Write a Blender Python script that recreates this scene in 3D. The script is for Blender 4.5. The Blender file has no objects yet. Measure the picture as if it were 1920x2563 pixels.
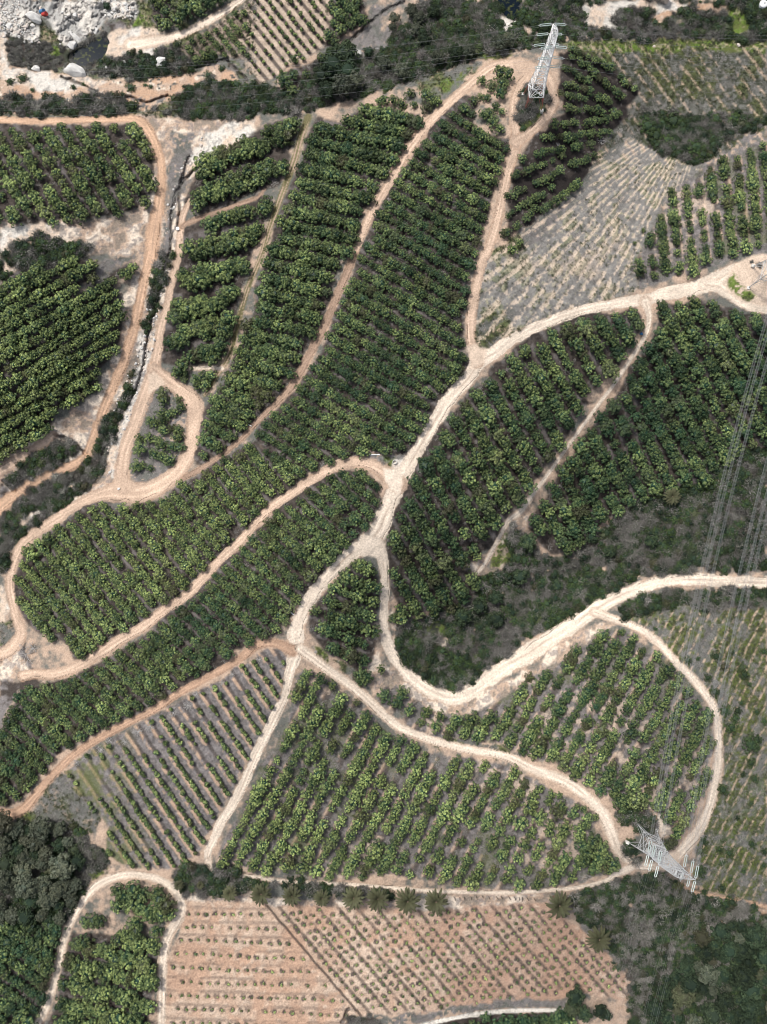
import bpy, math, random
import numpy as np
from mathutils import Vector, Matrix

SC = bpy.context.scene
COL = SC.collection
rng = np.random.default_rng(7)
random.seed(7)

# ------------------------------------------------------------------ camera, sky, sun, exposure
HC = 200.0
TILT = math.radians(4.2)
FPX = 1925.0
PW, PH = 1920.0, 2563.0
cam = bpy.data.cameras.new("camera")
cam.sensor_fit = 'VERTICAL'
cam.sensor_height = 24.0
cam.lens = 24.0 * FPX / PH
cam.clip_start = 1.0
cam.clip_end = 20000.0
cam_o = bpy.data.objects.new("camera", cam)
cam_o.location = (0, 0, HC)
cam_o.rotation_euler = (TILT, 0, 0)
COL.objects.link(cam_o)
SC.camera = cam_o

SUN_AZ = Vector((-0.62, 0.78))
SUN_EL = math.radians(56)
world = bpy.data.worlds.new("World")
SC.world = world
world.use_nodes = True
wt = world.node_tree
wt.nodes.clear()
sky = wt.nodes.new('ShaderNodeTexSky')
sky.sky_type = 'NISHITA'
sky.sun_disc = False
sky.sun_elevation = SUN_EL
sky.sun_rotation = math.atan2(SUN_AZ.x, SUN_AZ.y)
sky.air_density = 1.0
sky.dust_density = 3.0
hs = wt.nodes.new('ShaderNodeHueSaturation')
hs.inputs['Saturation'].default_value = 0.45
bg = wt.nodes.new('ShaderNodeBackground')
bg.inputs['Strength'].default_value = 0.10
wo = wt.nodes.new('ShaderNodeOutputWorld')
wt.links.new(sky.outputs[0], hs.inputs['Color'])
wt.links.new(hs.outputs[0], bg.inputs['Color'])
wt.links.new(bg.outputs[0], wo.inputs[0])
sun = bpy.data.lights.new("sun", 'SUN')
sun.energy = 2.3
sun.angle = math.radians(11)
sun.color = (1.0, 0.95, 0.88)
sun_o = bpy.data.objects.new("sun", sun)
d = Vector((SUN_AZ.x * math.cos(SUN_EL), SUN_AZ.y * math.cos(SUN_EL), math.sin(SUN_EL)))
sun_o.rotation_euler = d.to_track_quat('Z', 'Y').to_euler()
sun_o.location = (0, 0, 260)
COL.objects.link(sun_o)
SC.view_settings.view_transform = 'Standard'
SC.view_settings.look = 'None'
SC.view_settings.gamma = 1.0
SC.view_settings.exposure = 0.64
SC.cycles.filter_width = 1.0

# ------------------------------------------------------------------ map helpers
TILE = {k: (x, y) for k, (x, y) in zip("ABCDEFGHIJKL", [(c * 640, r) for r in (0, 640, 1280, 1923) for c in range(3)])}
K = 640.0 / 1657.0


def P(s):
    """survey string -> list of map points; a letter picks the map sheet"""
    out, o = [], (0, 0)
    for tok in s.split():
        if tok[0].isalpha():
            o = TILE[tok[0]]
            tok = tok[2:]
            if not tok:
                continue
        v = [float(t) for t in tok.split(',')]
        out.append((o[0] + v[0] * K, o[1] + v[1] * K) + tuple(t * K for t in v[2:]))
    return out


_c, _s = math.cos(TILT), math.sin(TILT)


def ground_xy(px, py, h):
    x = (np.asarray(px, float) - PW / 2) / FPX
    y = -(np.asarray(py, float) - PH / 2) / FPX
    yy = y * _c + _s
    zz = y * _s - _c
    t = (HC - h) / (-zz)
    return t * x, t * yy


def to_map(X, Y, Z):
    dz = Z - HC
    y = Y * _c + dz * _s
    z = -Y * _s + dz * _c
    return PW / 2 + FPX * X / (-z), PH / 2 - FPX * y / (-z)


_lat = np.random.default_rng(3).random((8, 256, 256))


def vnoise(x, y, scale, seed=0):
    L = _lat[seed % 8]
    x = np.asarray(x) / scale + 37.3 * seed
    y = np.asarray(y) / scale + 91.7 * seed
    xi = np.floor(x).astype(int)
    yi = np.floor(y).astype(int)
    fx = x - xi
    fy = y - yi
    fx = fx * fx * (3 - 2 * fx)
    fy = fy * fy * (3 - 2 * fy)
    a = L[yi % 256, xi % 256]
    b = L[yi % 256, (xi + 1) % 256]
    c = L[(yi + 1) % 256, xi % 256]
    e = L[(yi + 1) % 256, (xi + 1) % 256]
    return (a * (1 - fx) + b * fx) * (1 - fy) + (c * (1 - fx) + e * fx) * fy


def fbm(x, y, scale, seed=0, octv=4):
    v, a, tot = 0, 1.0, 0
    for i in range(octv):
        v = v + a * vnoise(x, y, scale / 2 ** i, seed + i)
        tot += a
        a *= 0.55
    return v / tot


def sm(x, a, b):
    t = np.clip((x - a) / (b - a), 0, 1)
    return t * t * (3 - 2 * t)


def inpoly(px, py, poly):
    px = np.asarray(px)
    py = np.asarray(py)
    r = np.zeros(px.shape, bool)
    n = len(poly)
    for i in range(n):
        x0, y0 = poly[i][:2]
        x1, y1 = poly[(i + 1) % n][:2]
        if y0 == y1:
            continue
        c = (y0 > py) != (y1 > py)
        r ^= c & (px < (x1 - x0) * (py - y0) / (y1 - y0) + x0)
    return r


def spline(pts, n=6):
    p = [np.array(q, float) for q in pts]
    p = [2 * p[0] - p[1]] + p + [2 * p[-1] - p[-2]]
    out = []
    for i in range(1, len(p) - 2):
        for k in range(n):
            t = k / n
            a, b, c, e = p[i - 1:i + 3]
            out.append(0.5 * (2 * b + (c - a) * t + (2 * a - 5 * b + 4 * c - e) * t * t + (3 * b - a - 3 * c + e) * t ** 3))
    out.append(p[-2])
    return np.array(out)


# ------------------------------------------------------------------ canvas = survey sheet the terrain is coloured and shaped from
STEP = 2.5
MARG = 170
gx = np.arange(-MARG, PW + MARG + 0.1, STEP)
gy = np.arange(-MARG, PH + MARG + 0.1, STEP)
GX, GY = np.meshgrid(gx, gy)
NY, NX = GX.shape

CTRL = [  # x, y, height: ridges carry the pale roads, gullies between
    (1330, 260, 9), (1270, 450, 9), (1170, 860, 9), (960, 1300, 9), (740, 1590, 5), (560, 2060, -2), (880, 2190, -5),
    (430, 500, -10), (330, 950, -13), (230, 1200, -15), (0, 1600, -16), (150, 430, -3), (90, 900, -3), (500, 230, -14),
    (900, 130, -12), (200, 130, -17), (1620, 60, -9), (1560, 350, -7), (1700, 330, -8), (1850, 680, 9), (1500, 740, 9),
    (1500, 1100, 0), (1750, 1000, 1), (1480, 1400, -9), (1150, 1580, -11), (1080, 1745, -4), (1500, 1560, -2), (1860, 1460, 0),
    (1480, 1850, 4), (1620, 2100, 4), (1850, 1900, -3), (1720, 2470, -20), (1420, 2400, -14), (1000, 2340, -6), (620, 2400, -6),
    (100, 2180, -7), (300, 2450, -5), (500, 1900, 1), (350, 1730, 1), (260, 1480, -4), (620, 1280, 1), (900, 950, 6), (700, 700, 0),
    (560, 700, -6), (820, 300, -6), (1200, 1250, 4), (700, 80, -11), (1600, 500, 0), (-100, 300, -8), (-100, 2000, -6), (2000, 300, -6),
    (2000, 2200, -12), (-100, -100, -14), (2000, -100, -6), (-100, 2700, -8), (2000, 2700, -22), (1000, 2700, -10), (1000, -150, -10)]
_cp = np.array([c[:2] for c in CTRL]) / 1000.0
_ch = np.array([c[2] for c in CTRL], float)


def _U(r):
    return np.where(r > 0, r * r * np.log(np.maximum(r, 1e-9)), 0)


_n = len(CTRL)
_A = np.zeros((_n + 3, _n + 3))
_A[:_n, :_n] = _U(np.hypot(_cp[:, None, 0] - _cp[None, :, 0], _cp[:, None, 1] - _cp[None, :, 1])) + np.eye(_n) * 0.01
_A[:_n, _n:] = np.c_[np.ones(_n), _cp]
_A[_n:, :_n] = _A[:_n, _n:].T
_w = np.linalg.solve(_A, np.r_[_ch, 0, 0, 0])


def base_height(px, py):
    x = np.asarray(px, float) / 1000
    y = np.asarray(py, float) / 1000
    h = _w[_n] + _w[_n + 1] * x + _w[_n + 2] * y
    for i in range(_n):
        h = h + _w[i] * _U(np.hypot(x - _cp[i, 0], y - _cp[i, 1]))
    return h


_cs = 8
HB = base_height(GX[::_cs, ::_cs], GY[::_cs, ::_cs])


def up(a, n, m):
    yi = np.minimum(np.arange(n) / _cs, a.shape[0] - 1.001)
    xi = np.minimum(np.arange(m) / _cs, a.shape[1] - 1.001)
    y0 = yi.astype(int)
    x0 = xi.astype(int)
    fy = (yi - y0)[:, None]
    fx = (xi - x0)[None, :]
    return ((a[y0][:, x0] * (1 - fx) + a[y0][:, x0 + 1] * fx) * (1 - fy) + (a[y0 + 1][:, x0] * (1 - fx) + a[y0 + 1][:, x0 + 1] * fx) * fy)


HGT = up(HB, NY, NX)
N1 = fbm(GX, GY, 160, 1)
N2 = fbm(GX, GY, 40, 2)
N3 = fbm(GX, GY, 14, 3, 3)
N4 = vnoise(GX, GY, 5.5, 4)
N5 = rng.random((NY, NX))
HGT += (N2 - 0.5) * 0.9 + (N3 - 0.5) * 0.35

C = {k: np.array(v) for k, v in dict(
    tan=(.43, .32, .245), pink=(.43, .288, .208), pale=(.64, .545, .45), chalk=(.58, .545, .495), rock=(.37, .362, .345), litter=(.185, .17, .168),
    mulch=(.058, .049, .044), dark=(.028, .024, .023), grass=(.10, .12, .04), bright=(.11, .17, .035), weed=(.125, .127, .115), orange=(.44, .295, .205),
    red=(.36, .24, .17), brown=(.255, .18, .135), scrubfloor=(.045, .05, .036), mud=(.06, .05, .045), dust=(.55, .44, .35), straw=(.36, .32, .22)).items()}
CV = np.empty((NY, NX, 3))
t_ = sm(N1 * 0.6 + N3 * 0.4, .38, .62)[..., None]
CV[:] = C['weed'] * (1 - t_) + C['tan'] * t_
WX = GX + (N2 - .5) * 30 + (N3 - .5) * 14
WY = GY + (np.roll(N2, 97, 1) - .5) * 30 + (np.roll(N3, 61, 0) - .5) * 14


def bbox(pts, pad=30):
    xs = [p[0] for p in pts]
    ys = [p[1] for p in pts]
    x0 = max(0, int((min(xs) - pad + MARG) / STEP))
    x1 = min(NX, int((max(xs) + pad + MARG) / STEP) + 1)
    y0 = max(0, int((min(ys) - pad + MARG) / STEP))
    y1 = min(NY, int((max(ys) + pad + MARG) / STEP) + 1)
    return slice(y0, y1), slice(x0, x1)


def blur(m, n=2):
    for _ in range(n):
        p = np.pad(m, 1, mode='edge')
        m = (p[:-2, 1:-1] + p[2:, 1:-1] + p[1:-1, :-2] + p[1:-1, 2:] + 2 * p[1:-1, 1:-1]) / 6
    return m


def area(poly, warp=1.0, soft=2):
    sl = bbox(poly, 40)
    x = GX[sl] + (WX[sl] - GX[sl]) * warp
    y = GY[sl] + (WY[sl] - GY[sl]) * warp
    return sl, blur(inpoly(x, y, poly).astype(float), soft)


def paint(sl, m, col):
    CV[sl] = CV[sl] * (1 - m[..., None]) + np.asarray(col) * m[..., None]


KM = {k: np.zeros((NY, NX)) for k in ('scrub', 'weeds', 'grass', 'bright', 'litter', 'mud')}
KM['weeds'] += 0.0


def zone(s, kind, warp=1.0, soft=2):
    poly = P(s)
    sl, m = area(poly, warp, soft)
    for k_ in KM:
        KM[k_][sl] *= 1 - m
    if kind == 'dryfield':
        KM['weeds'][sl] = np.maximum(KM['weeds'][sl], m * .3)
    kk_ = { 'darkweeds': 'weeds', 'greenfield': 'weeds'}.get(kind, kind)
    if kk_ in KM:
        KM[kk_][sl] = np.maximum(KM[kk_][sl], m)
    n1, n2, n3, n4, n5 = N1[sl], N2[sl], N3[sl], N4[sl], N5[sl]
    mix = lambda a, b, f: C[a] * (1 - f[..., None]) + C[b] * f[..., None]
    if kind == 'soil':
        c = mix('tan', 'pale', sm(n2 + .3 * (n3 - .5), .45, .62))
        f = sm(n3 * .6 + n4 * .4, .50, .64)[..., None] * .65
        c = c * (1 - f) + C['litter'] * f
        f = sm(1 - n2 * .6 - n3 * .4, .54, .62)[..., None] * .6
        c = c * (1 - f) + C['weed'] * f
    elif kind == 'orange':
        c = mix('orange', 'tan', sm(n2, .4, .6))
        c = c + (C['pale'] - c) * sm(n3 * .6 + n2 * .4, .56, .68)[..., None]
        f = sm(n4 * .5 + n3 * .5, .62, .74)[..., None]
        c = c * (1 - f) + C['weed'] * .7 * f
    elif kind == 'chalk':
        c = mix('chalk', 'dust', sm(n2, .42, .62))
        f = sm(n3 * .5 + n4 * .5, .54, .68)[..., None] * .6
        c = c * (1 - f) + C['rock'] * .6 * f
    elif kind == 'rock':
        r = np.abs(n3 - .5) * 6
        c = mix('rock', 'chalk', sm(n2, .42, .62))
        f = (1 - sm(r, .05, .4))[..., None] * .8
        c = c * (1 - f) + C['litter'] * .9 * f
        HGT[sl] += m * ((n2 - .45) * 4 - f[..., 0] * .6)
    elif kind == 'scrub':
        c = mix('scrubfloor', 'weed', sm(n2, .46, .72) * .55)
        f = sm(n2 * .5 + n3 * .5, .62, .72)[..., None]
        c = c * (1 - f) + C['tan'] * f
    elif kind == 'weeds':
        c = mix('weed', 'grass', sm(n2 * .7 + N1[sl] * .3, .47, .62) * .8)
        f = sm(n3 * .55 + n4 * .25 + n2 * .2, .55, .68)[..., None] * .5
        c = c * (1 - f) + C['tan'] * f
    elif kind == 'dryfield':
        c = (C['litter'] * .55 + C['weed'] * .75) * (.8 + .4 * n4[..., None])
        f = sm(n2 * .6 + n3 * .4, .50, .62)[..., None] * .45
        c = c * (1 - f) + C['grass'] * 1.15 * f
        f = sm(n3 * .5 + n4 * .5, .56, .7)[..., None] * .45
        c = c * (1 - f) + C['straw'] * f
        f = sm(N1[sl] * .6 + n2 * .4, .54, .66)[..., None] * .4
        c = c * (1 - f) + C['dust'] * .8 * f
    elif kind == 'darkweeds':
        c = mix('scrubfloor', 'weed', sm(n3 * .6 + n4 * .4, .4, .62))
        f = sm(n2 * .6 + N1[sl] * .4, .48, .6)[..., None] * .7
        c = c * (1 - f) + C['grass'] * .8 * f
    elif kind == 'greenfield':
        c = mix('weed', 'grass', sm(n2 * .6 + n3 * .4, .40, .56))
        f = sm(N1[sl] * .5 + n3 * .5, .5, .62)[..., None] * .35
        c = c * (1 - f) + C['bright'] * .8 * f
        f = sm(n3 * .5 + n4 * .5, .55, .7)[..., None] * .6
        c = c * (1 - f) + C['litter'] * f
    elif kind == 'grass':
        c = mix('grass', 'bright', sm(n3, .4, .65))
        f = sm(n2 * .5 + n4 * .5, .55, .7)[..., None] * .6
        c = c * (1 - f) + C['straw'] * f
    elif kind == 'bright':
        c = mix('bright', 'grass', sm(n4 * .6 + n3 * .4, .35, .6))
        m = m * sm(n3 * .5 + n2 * .3 + n4 * .2, .38, .54)
    elif kind == 'mud':
        c = mix('mud', 'scrubfloor', sm(n3, .4, .6))
    elif kind == 'litter':
        c = mix('litter', 'weed', sm(n3, .4, .65))
        f = sm(n2 * .5 + n4 * .5, .6, .72)[..., None] * .8
        c = c * (1 - f) + C['tan'] * f
    elif kind == 'dark':
        c = mix('dark', 'mulch', sm(n2, .45, .65))
        f = sm(n2 * .4 + n4 * .6, .68, .8)[..., None] * .5
        c = c * (1 - f) + C['litter'] * f
    elif kind == 'brownfloor':
        c = mix('mulch', 'litter', sm(n2 * .6 + n3 * .4, .46, .64))
    paint(sl, m, c)
    return poly


# ---- ground cover, from the far hollow down to the near wood
zone("A:0,0 A:1657,0 A:1657,700 A:1100,760 A:0,760", 'weeds')
zone("A:0,160 60,250 60,420 200,460 420,480 600,520 800,520 1000,500 1250,470 1400,420 1560,520 1100,660 900,720 400,740 0,740", 'orange')
zone("A:0,200 40,260 60,440 220,470 400,490 580,520 700,540 620,590 300,590 0,520", 'chalk')
zone("A:0,0 250,0 260,120 120,200 0,180", 'rock')
zone("A:280,0 640,0 680,120 640,200 520,240 500,310 420,300 330,170 260,100", 'rock')
zone("A:640,0 900,0 880,120 700,120 650,80", 'rock')
zone("A:0,200 250,180 280,290 60,260", 'rock')
zone("A:680,140 840,150 830,200 720,230", 'brownfloor')
zone("A:700,230 850,170 1000,180 1150,230 1100,290 1000,340 880,370 760,380 690,340", 'chalk')
zone("A:880,100 970,20 970,160 860,170", 'grass')
zone("A:50,250 200,280 330,300 480,330 560,240 680,220 700,260 680,350 620,430 560,460 480,420 400,440 320,470 200,460 90,430 40,340", 'mud')
zone("A:700,390 860,360 1000,350 1150,280 1180,380 1240,420 1430,380 1300,460 1000,500 800,510 600,470", 'scrub')
zone("A:310,340 380,300 420,360 330,370", 'grass')
zone("A:0,640 500,640 700,640 900,700 900,750 0,745", 'scrub', 1.6)
zone("A:1460,350 1530,390 1640,520 B:100,570 0,520", 'grass')
zone("B:0,560 100,560 270,590 440,330 600,280 880,230 1100,0 1657,0 1657,330 1450,370 1150,460 850,560 640,640 300,720 0,740 A:1657,760 1400,780 1150,720 1100,660 1230,560 1400,530 1657,560", 'scrub')
zone("B:720,60 900,0 970,0 780,130 800,200 880,200 780,330 640,370 580,300 700,170", 'litter', 1.5)
zone("B:900,560 1150,460 1450,380 1420,480 1230,600 1180,640 1050,580 880,600", 'weeds', 1.4)
zone("B:1170,560 1300,480 1420,420 1380,480 1240,620", 'bright')
zone("B:1440,340 1657,320 1657,370 1500,380", 'bright')
zone("B:1550,70 1600,90 1657,130 1657,200 1610,190 1560,110", 'chalk', .5)
zone("C:0,0 1657,0 1657,260 300,260 0,340", 'scrub')
zone("C:450,50 600,10 1050,0 1140,30 980,100 900,160 870,150 960,80 760,60 690,60 640,130 690,180 600,190 460,150", 'chalk')
zone("C:1140,30 1440,10 1380,80 1300,100 1250,70 1150,60", 'orange')
zone("C:870,150 1000,70 1080,60 960,160", 'orange', .6)
zone("C:1400,60 1520,40 1560,220 1420,220", 'grass')
zone("C:0,150 120,170 190,220 60,210", 'soil')
zone("C:290,265 1657,270 1657,980 1300,1060 900,1060 560,1000 740,760 820,580 600,390", 'darkweeds')
zone("C:300,262 1657,262 1657,340 1200,330 640,350 450,320", 'grass')
zone("C:850,740 1000,720 1150,760 1300,740 1657,760 1657,830 1380,870 1290,1000 1150,1060 960,1010 860,880", 'scrub')
zone("C:560,1000 760,910 850,940 1100,1060 1250,1060 1020,1260 900,1480 830,1657 F:830,100 800,230 600,300 400,360 200,440 0,540 E:1657,545 1500,600 1430,560 1410,400 1440,200 1500,0 C:0,1560 480,1160", 'weeds')
zone("C:620,1010 760,930 850,960 1100,1070 1230,1070 1020,1260 900,1480 830,1657 F:830,100 800,230 600,300 400,360 200,440 0,540 E:1657,520 1520,560 1430,500 1440,220 1500,0 C:60,1640 300,1400 480,1180", 'dryfield', 1.4, 6)
zone("C:40,1500 160,1420 300,1330 400,1240 420,1300 250,1480 100,1600", 'litter')
zone("C:300,330 400,290 640,400 830,590 740,700 760,770 640,840 560,1010 480,1150 300,1300 150,1420 0,1540 B:1630,1540 C:0,1150 70,1020 180,870 290,780 350,700 300,600 320,440", 'dark')
zone("C:1020,1230 1210,1080 1400,980 1560,860 1657,860 1657,1600 F:1657,0 1280,60 1000,160 820,200 C:830,1657 900,1480", 'litter')
zone("C:40,600 90,560 220,560 250,640 200,780 100,850 50,820 45,700", 'scrub', .4)
zone("C:90,780 200,700 230,640 240,690 170,800 90,850", 'bright')
# left valley
zone("A:880,760 1100,770 1400,780 1657,770 1657,870 1560,930 1350,1050 1230,1170 1200,1430 1195,1657 D:1150,0 1150,120 1040,480 1000,720 850,1150 780,1430 620,1560 400,1657 0,1657 0,1330 240,1170 640,880 780,560 800,300 900,60 A:1000,1440 980,1300 1010,1130 990,980", 'soil')
zone("A:1100,860 1300,830 1230,1000 1180,1180 1090,1250 1080,1100 1130,960", 'litter')
zone("A:1340,850 1657,770 1657,860 1350,1030 1210,1160 1230,1000", 'chalk')
zone("A:0,1440 200,1470 400,1430 700,1410 960,1330 980,1450 950,1657 0,1657", 'soil')
zone("A:0,1480 300,1440 440,1500 300,1560 0,1640", 'chalk')
zone("A:80,1600 300,1540 600,1600 560,1657 100,1657", 'scrub')
zone("D:0,0 520,0 480,30 330,70 150,90 0,180", 'scrub')
zone("D:0,60 150,50 130,110 0,130", 'chalk')
zone("D:640,50 880,0 850,40 700,130 520,220 480,280 470,250 600,150", 'litter')
zone("A:1090,1250 1160,1170 1200,1160 1160,1300 1120,1450 1110,1657 1040,1657 1060,1560 1080,1400", 'litter')
zone("D:1040,0 1130,0 1090,120 1030,330 960,450 930,720 870,900 760,1080 720,1250 640,1420 610,1400 650,1150 700,1060 820,880 880,680 940,480 970,300 1000,150", 'scrub')
zone("D:1050,20 1120,0 1080,130 1030,150", 'bright')
zone("D:890,520 1010,480 1000,640 940,760 880,950 800,1150 760,1380 730,1440 700,1430 760,1120 830,950", 'chalk', 1.4)
zone("D:1010,870 1090,860 1190,920 1210,1050 1200,1250 1130,1370 1000,1470 880,1470 830,1400 850,1250 930,1080 960,960", 'litter', .4)
zone("D:280,1230 420,1200 540,1270 400,1370 200,1440 60,1490 20,1450 130,1360", 'scrub')
zone("D:0,1460 80,1480 60,1560 0,1600", 'brownfloor')
zone("D:120,1560 340,1450 560,1300 640,1330 620,1440 560,1520 420,1620 380,1657 60,1657", 'scrub')
zone("G:0,0 380,0 200,120 90,230 40,380 0,400", 'scrub')
zone("G:100,60 230,0 300,0 170,120", 'chalk', 1.2)
zone("G:0,500 50,520 80,640 40,730 0,720", 'chalk')
zone("G:0,720 110,740 90,860 0,880", 'weeds')
zone("G:0,880 150,820 230,1050 250,1130 130,1140 80,1270 0,1440", 'brownfloor')
zone("G:0,960 120,900 200,1040 100,1100 0,1080", 'soil')
# centre and right
zone("E:600,1310 750,1290 980,1280 960,1400 880,1390 750,1330", 'litter')
zone("E:820,1310 890,1300 890,1370 830,1350", 'bright')
zone("E:900,1310 970,1310 950,1380 880,1390", 'chalk', .5)
zone("E:1430,440 1657,330 1657,500 1500,590 1430,570", 'weeds')
zone("F:760,1600 1300,1400 1500,1270 1657,1250 1657,1657 300,1657", 'scrub')
zone("H:920,730 1100,690 1400,560 1430,330 1560,180 1657,60 I:0,0 130,280 280,300 430,250 720,20 1657,0 1657,390 1150,380 880,420 740,480 540,580 430,660 200,740 40,880 0,920 H:1400,1110 1330,1140 1200,1120 1000,1020 920,900", 'scrub')
zone("H:1390,340 1520,240 1640,100 I:60,40 130,0 100,60 90,130 20,160 0,120 H:1600,380 1450,430", 'soil', .8)
zone("H:1500,280 1600,130 1657,160 1640,320 1520,400", 'bright')
zone("H:1657,380 1657,420 1560,490 1550,470", 'orange', .4)
zone("H:1070,770 1120,700 1250,740 1230,790 1090,810", 'bright')
zone("H:1150,830 1260,780 1260,870 1180,890", 'soil', .6)
zone("H:860,440 920,560 930,680 900,900 880,780 870,600", 'soil')
zone("H:690,720 800,700 790,900 830,980 960,1080 1080,1190 1200,1240 1400,1220 1657,1060 I:0,1080 200,960 400,800 560,720 680,740 520,830 400,880 130,1060 0,1130 H:1620,1200 1500,1290 1300,1330 1080,1250 900,1110 760,1180 740,1000 780,920", 'soil')
zone("H:380,870 470,900 480,990 400,940", 'bright', .6)
zone("H:500,960 640,1040 720,1130 740,1180 620,1110", 'weeds')
zone("H:1050,1490 1480,1490 1657,1540 1657,1600 1100,1490", 'weeds')
zone("I:700,640 820,550 1000,520 1657,500 1657,580 1300,640 1100,600 850,650 720,690", 'scrub')
zone("I:640,690 860,640 1100,600 1400,640 1657,570 1657,1657 L:1657,900 1450,830 1180,760 1180,520 1330,200 1370,0 I:1370,1650 1360,1400 1250,1120 1080,960 880,780", 'greenfield')
zone("L:680,280 780,260 900,290 940,400 820,420 700,340", 'scrub')
zone("L:950,280 1040,340 1050,440 960,460", 'soil', .5)
zone("L:700,490 790,470 830,590 740,570", 'scrub', .5)
zone("L:1180,740 1300,820 1657,920 1657,960 1300,840 1090,760", 'orange', .8)
zone("L:380,820 680,690 950,670 1080,740 1300,830 1450,830 1657,940 1657,1657 750,1657 780,1400 600,1150 430,1000", 'scrub')
zone("L:630,1530 740,1480 750,1540 660,1570", 'orange', .4)
zone("L:1010,1600 1090,1610 1090,1640 1020,1640", 'orange', .4)
zone("L:430,960 560,1080 680,1220 770,1360 720,1300 600,1180 450,1060", 'litter')
zone("I:1050,100 1100,70 1090,150 1060,180", 'chalk', .4)
zone("J:0,330 120,350 300,230 430,260 640,520 700,560 690,640 600,720 520,820 400,1010 0,1020", 'scrub')
zone("J:100,330 220,270 350,40 420,30 560,200 660,330 600,420 420,330 220,360", 'weeds')
zone("J:110,330 190,290 240,330 180,360", 'bright')
zone("J:570,660 700,630 690,690 600,740", 'bright')


def field(s, spacing, ang=None, pivot=None, stripe='tan', wid=.42, amt=.9, cut=(.36, .5)):
    """old planting lines: bare soil showing between bands of weeds and prunings"""
    sl, m = area(P(s), .6)
    x, y = GX[sl], GY[sl]
    if pivot:
        q = P(pivot)[0]
        ph = np.degrees(np.arctan2(y - q[1], x - q[0])) / spacing + (N2[sl] - .5) * .35 + (N3[sl] - .5) * .3
        fade = sm(np.hypot(x - q[0], y - q[1]), 90, 200)
    else:
        a = math.radians(ang)
        ph = (-x * math.sin(a) + y * math.cos(a) + (N2[sl] - .5) * 9) / spacing
        fade = 1.0
    off = np.abs((ph % 1) - .5) * 2
    n = N3[sl] * .4 + N2[sl] * .35 + N4[sl] * .25
    f = (1 - sm(off, wid * .5, wid * 1.1)) * sm(n, *cut) * amt * m * fade * (1 - KM['scrub'][sl])
    CV[sl] = CV[sl] * (1 - f[..., None]) + C[stripe] * 1.1 * f[..., None]
    for k_ in KM:
        KM[k_][sl] *= 1 - f
    HGT[sl] += (off - .5) * .2 * m * fade


field("C:560,1000 760,910 850,940 1100,1060 1250,1060 1020,1260 900,1480 830,1657 F:830,100 800,230 600,300 400,360 200,440 0,540 E:1657,545 1500,600 1430,560 1410,400 1440,200 1500,0 C:0,1560 480,1160", 2.5, pivot="C:1291,635", wid=.5, amt=.6, cut=(.38, .54), stripe='dust')
field("C:400,290 1657,290 1657,980 1300,1060 900,1060 560,1000 740,760 820,580 600,390", 25, ang=53, wid=.34, amt=.6, cut=(.42, .56))
field("I:640,690 860,640 1100,600 1400,640 1657,570 1657,1657 L:1657,900 1450,830 1180,760 1180,520 1330,200 1370,0 I:1370,1650 1360,1400 1250,1120 1080,960 880,780", 21, ang=-63, wid=.36, amt=.72, cut=(.40, .55))
# lower fields
zone("J:1220,600 1400,620 1657,700 K:0,720 850,760 900,830 600,820 0,740 J:1657,800 1200,830 1100,700", 'scrub', .7)
zone("J:1200,830 1657,790 K:100,840 600,860 1250,830 1657,800 L:250,800 240,900 0,900 K:1150,920 600,910 0,910 J:1230,900", 'soil', .6)
SAPF = "J:1200,860 1657,870 K:90,890 560,890 1150,920 1657,880 L:220,880 350,960 450,1050 600,1180 760,1320 790,1430 740,1510 450,1450 330,1490 0,1510 K:1600,1520 1250,1570 850,1590 600,1657 560,1680 J:1040,1680 1060,1300 1160,1080"
sp = P(SAPF)
sl, m = area(sp, .5)
n2, n3, n4 = N2[sl], N3[sl], N4[sl]
f = sm(n2 * .7 + N1[sl] * .3, .40, .6)[..., None]
c = C['pink'] * (1 - f) + C['tan'] * 1.1 * f
east = sm(GX[sl], 900, 1250)[..., None]
c = c * (1 - east * .35) + np.array((.40, .255, .195)) * east * .3
f = sm(n3 * .6 + n4 * .4, .58, .74)[..., None] * .45
c = c * (1 - f) + C['brown'] * 1.1 * f
f = sm(N1[sl] * .5 + N3[sl] * .5, .55, .68)[..., None] * .6
c = c * (1 - f) + C['dust'] * 1.05 * f
paint(sl, m, c)
f = sm(N4[sl] * .55 + N5[sl] * .45, .66, .8)[..., None] * sm(n2, .35, .6)[..., None] * m[..., None] * .5
CV[sl] = CV[sl] * (1 - f) + C['brown'] * .8 * f
HGT[sl] += (N5[sl] - .5) * .12 * m
# furrows: left part level rows, right part slanting rows
kx, ky = math.cos(math.radians(49.5)), math.sin(math.radians(49.5))
perp = -GX[sl] * ky + GY[sl] * kx + (n2 - .5) * 5
x0, y0 = TILE['K'][0] + 90 * K, TILE['K'][1] + 910 * K
right = (GX[sl] - x0) * ky - (GY[sl] - y0) * kx > 0
per = np.where(right, np.abs(((perp / 37.0) % 1) - .5), np.abs((((GY[sl] - GX[sl] * .03 + (n2 - .5) * 8) / 35.0) % 1) - .5))
fur = (1 - sm(per + (N4[sl] - .5) * .1, .05, .17)) * sm(n2 * .5 + n3 * .3 + N1[sl] * .2, .36, .52) * m * np.where(right, 1, .55)
CV[sl] = CV[sl] * (1 - fur[..., None] * .75) + C['mulch'] * 1.35 * fur[..., None] * .75
HGT[sl] -= fur * .25
dl = np.abs((GX[sl] - x0) * ky - (GY[sl] - y0) * kx + (n3 - .5) * 4)
ln = (1 - sm(dl, 2, 4)) * m
CV[sl] = CV[sl] * (1 - ln[..., None] * .85) + C['mulch'] * ln[..., None] * .85
HGT[sl] -= ln * .35
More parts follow.
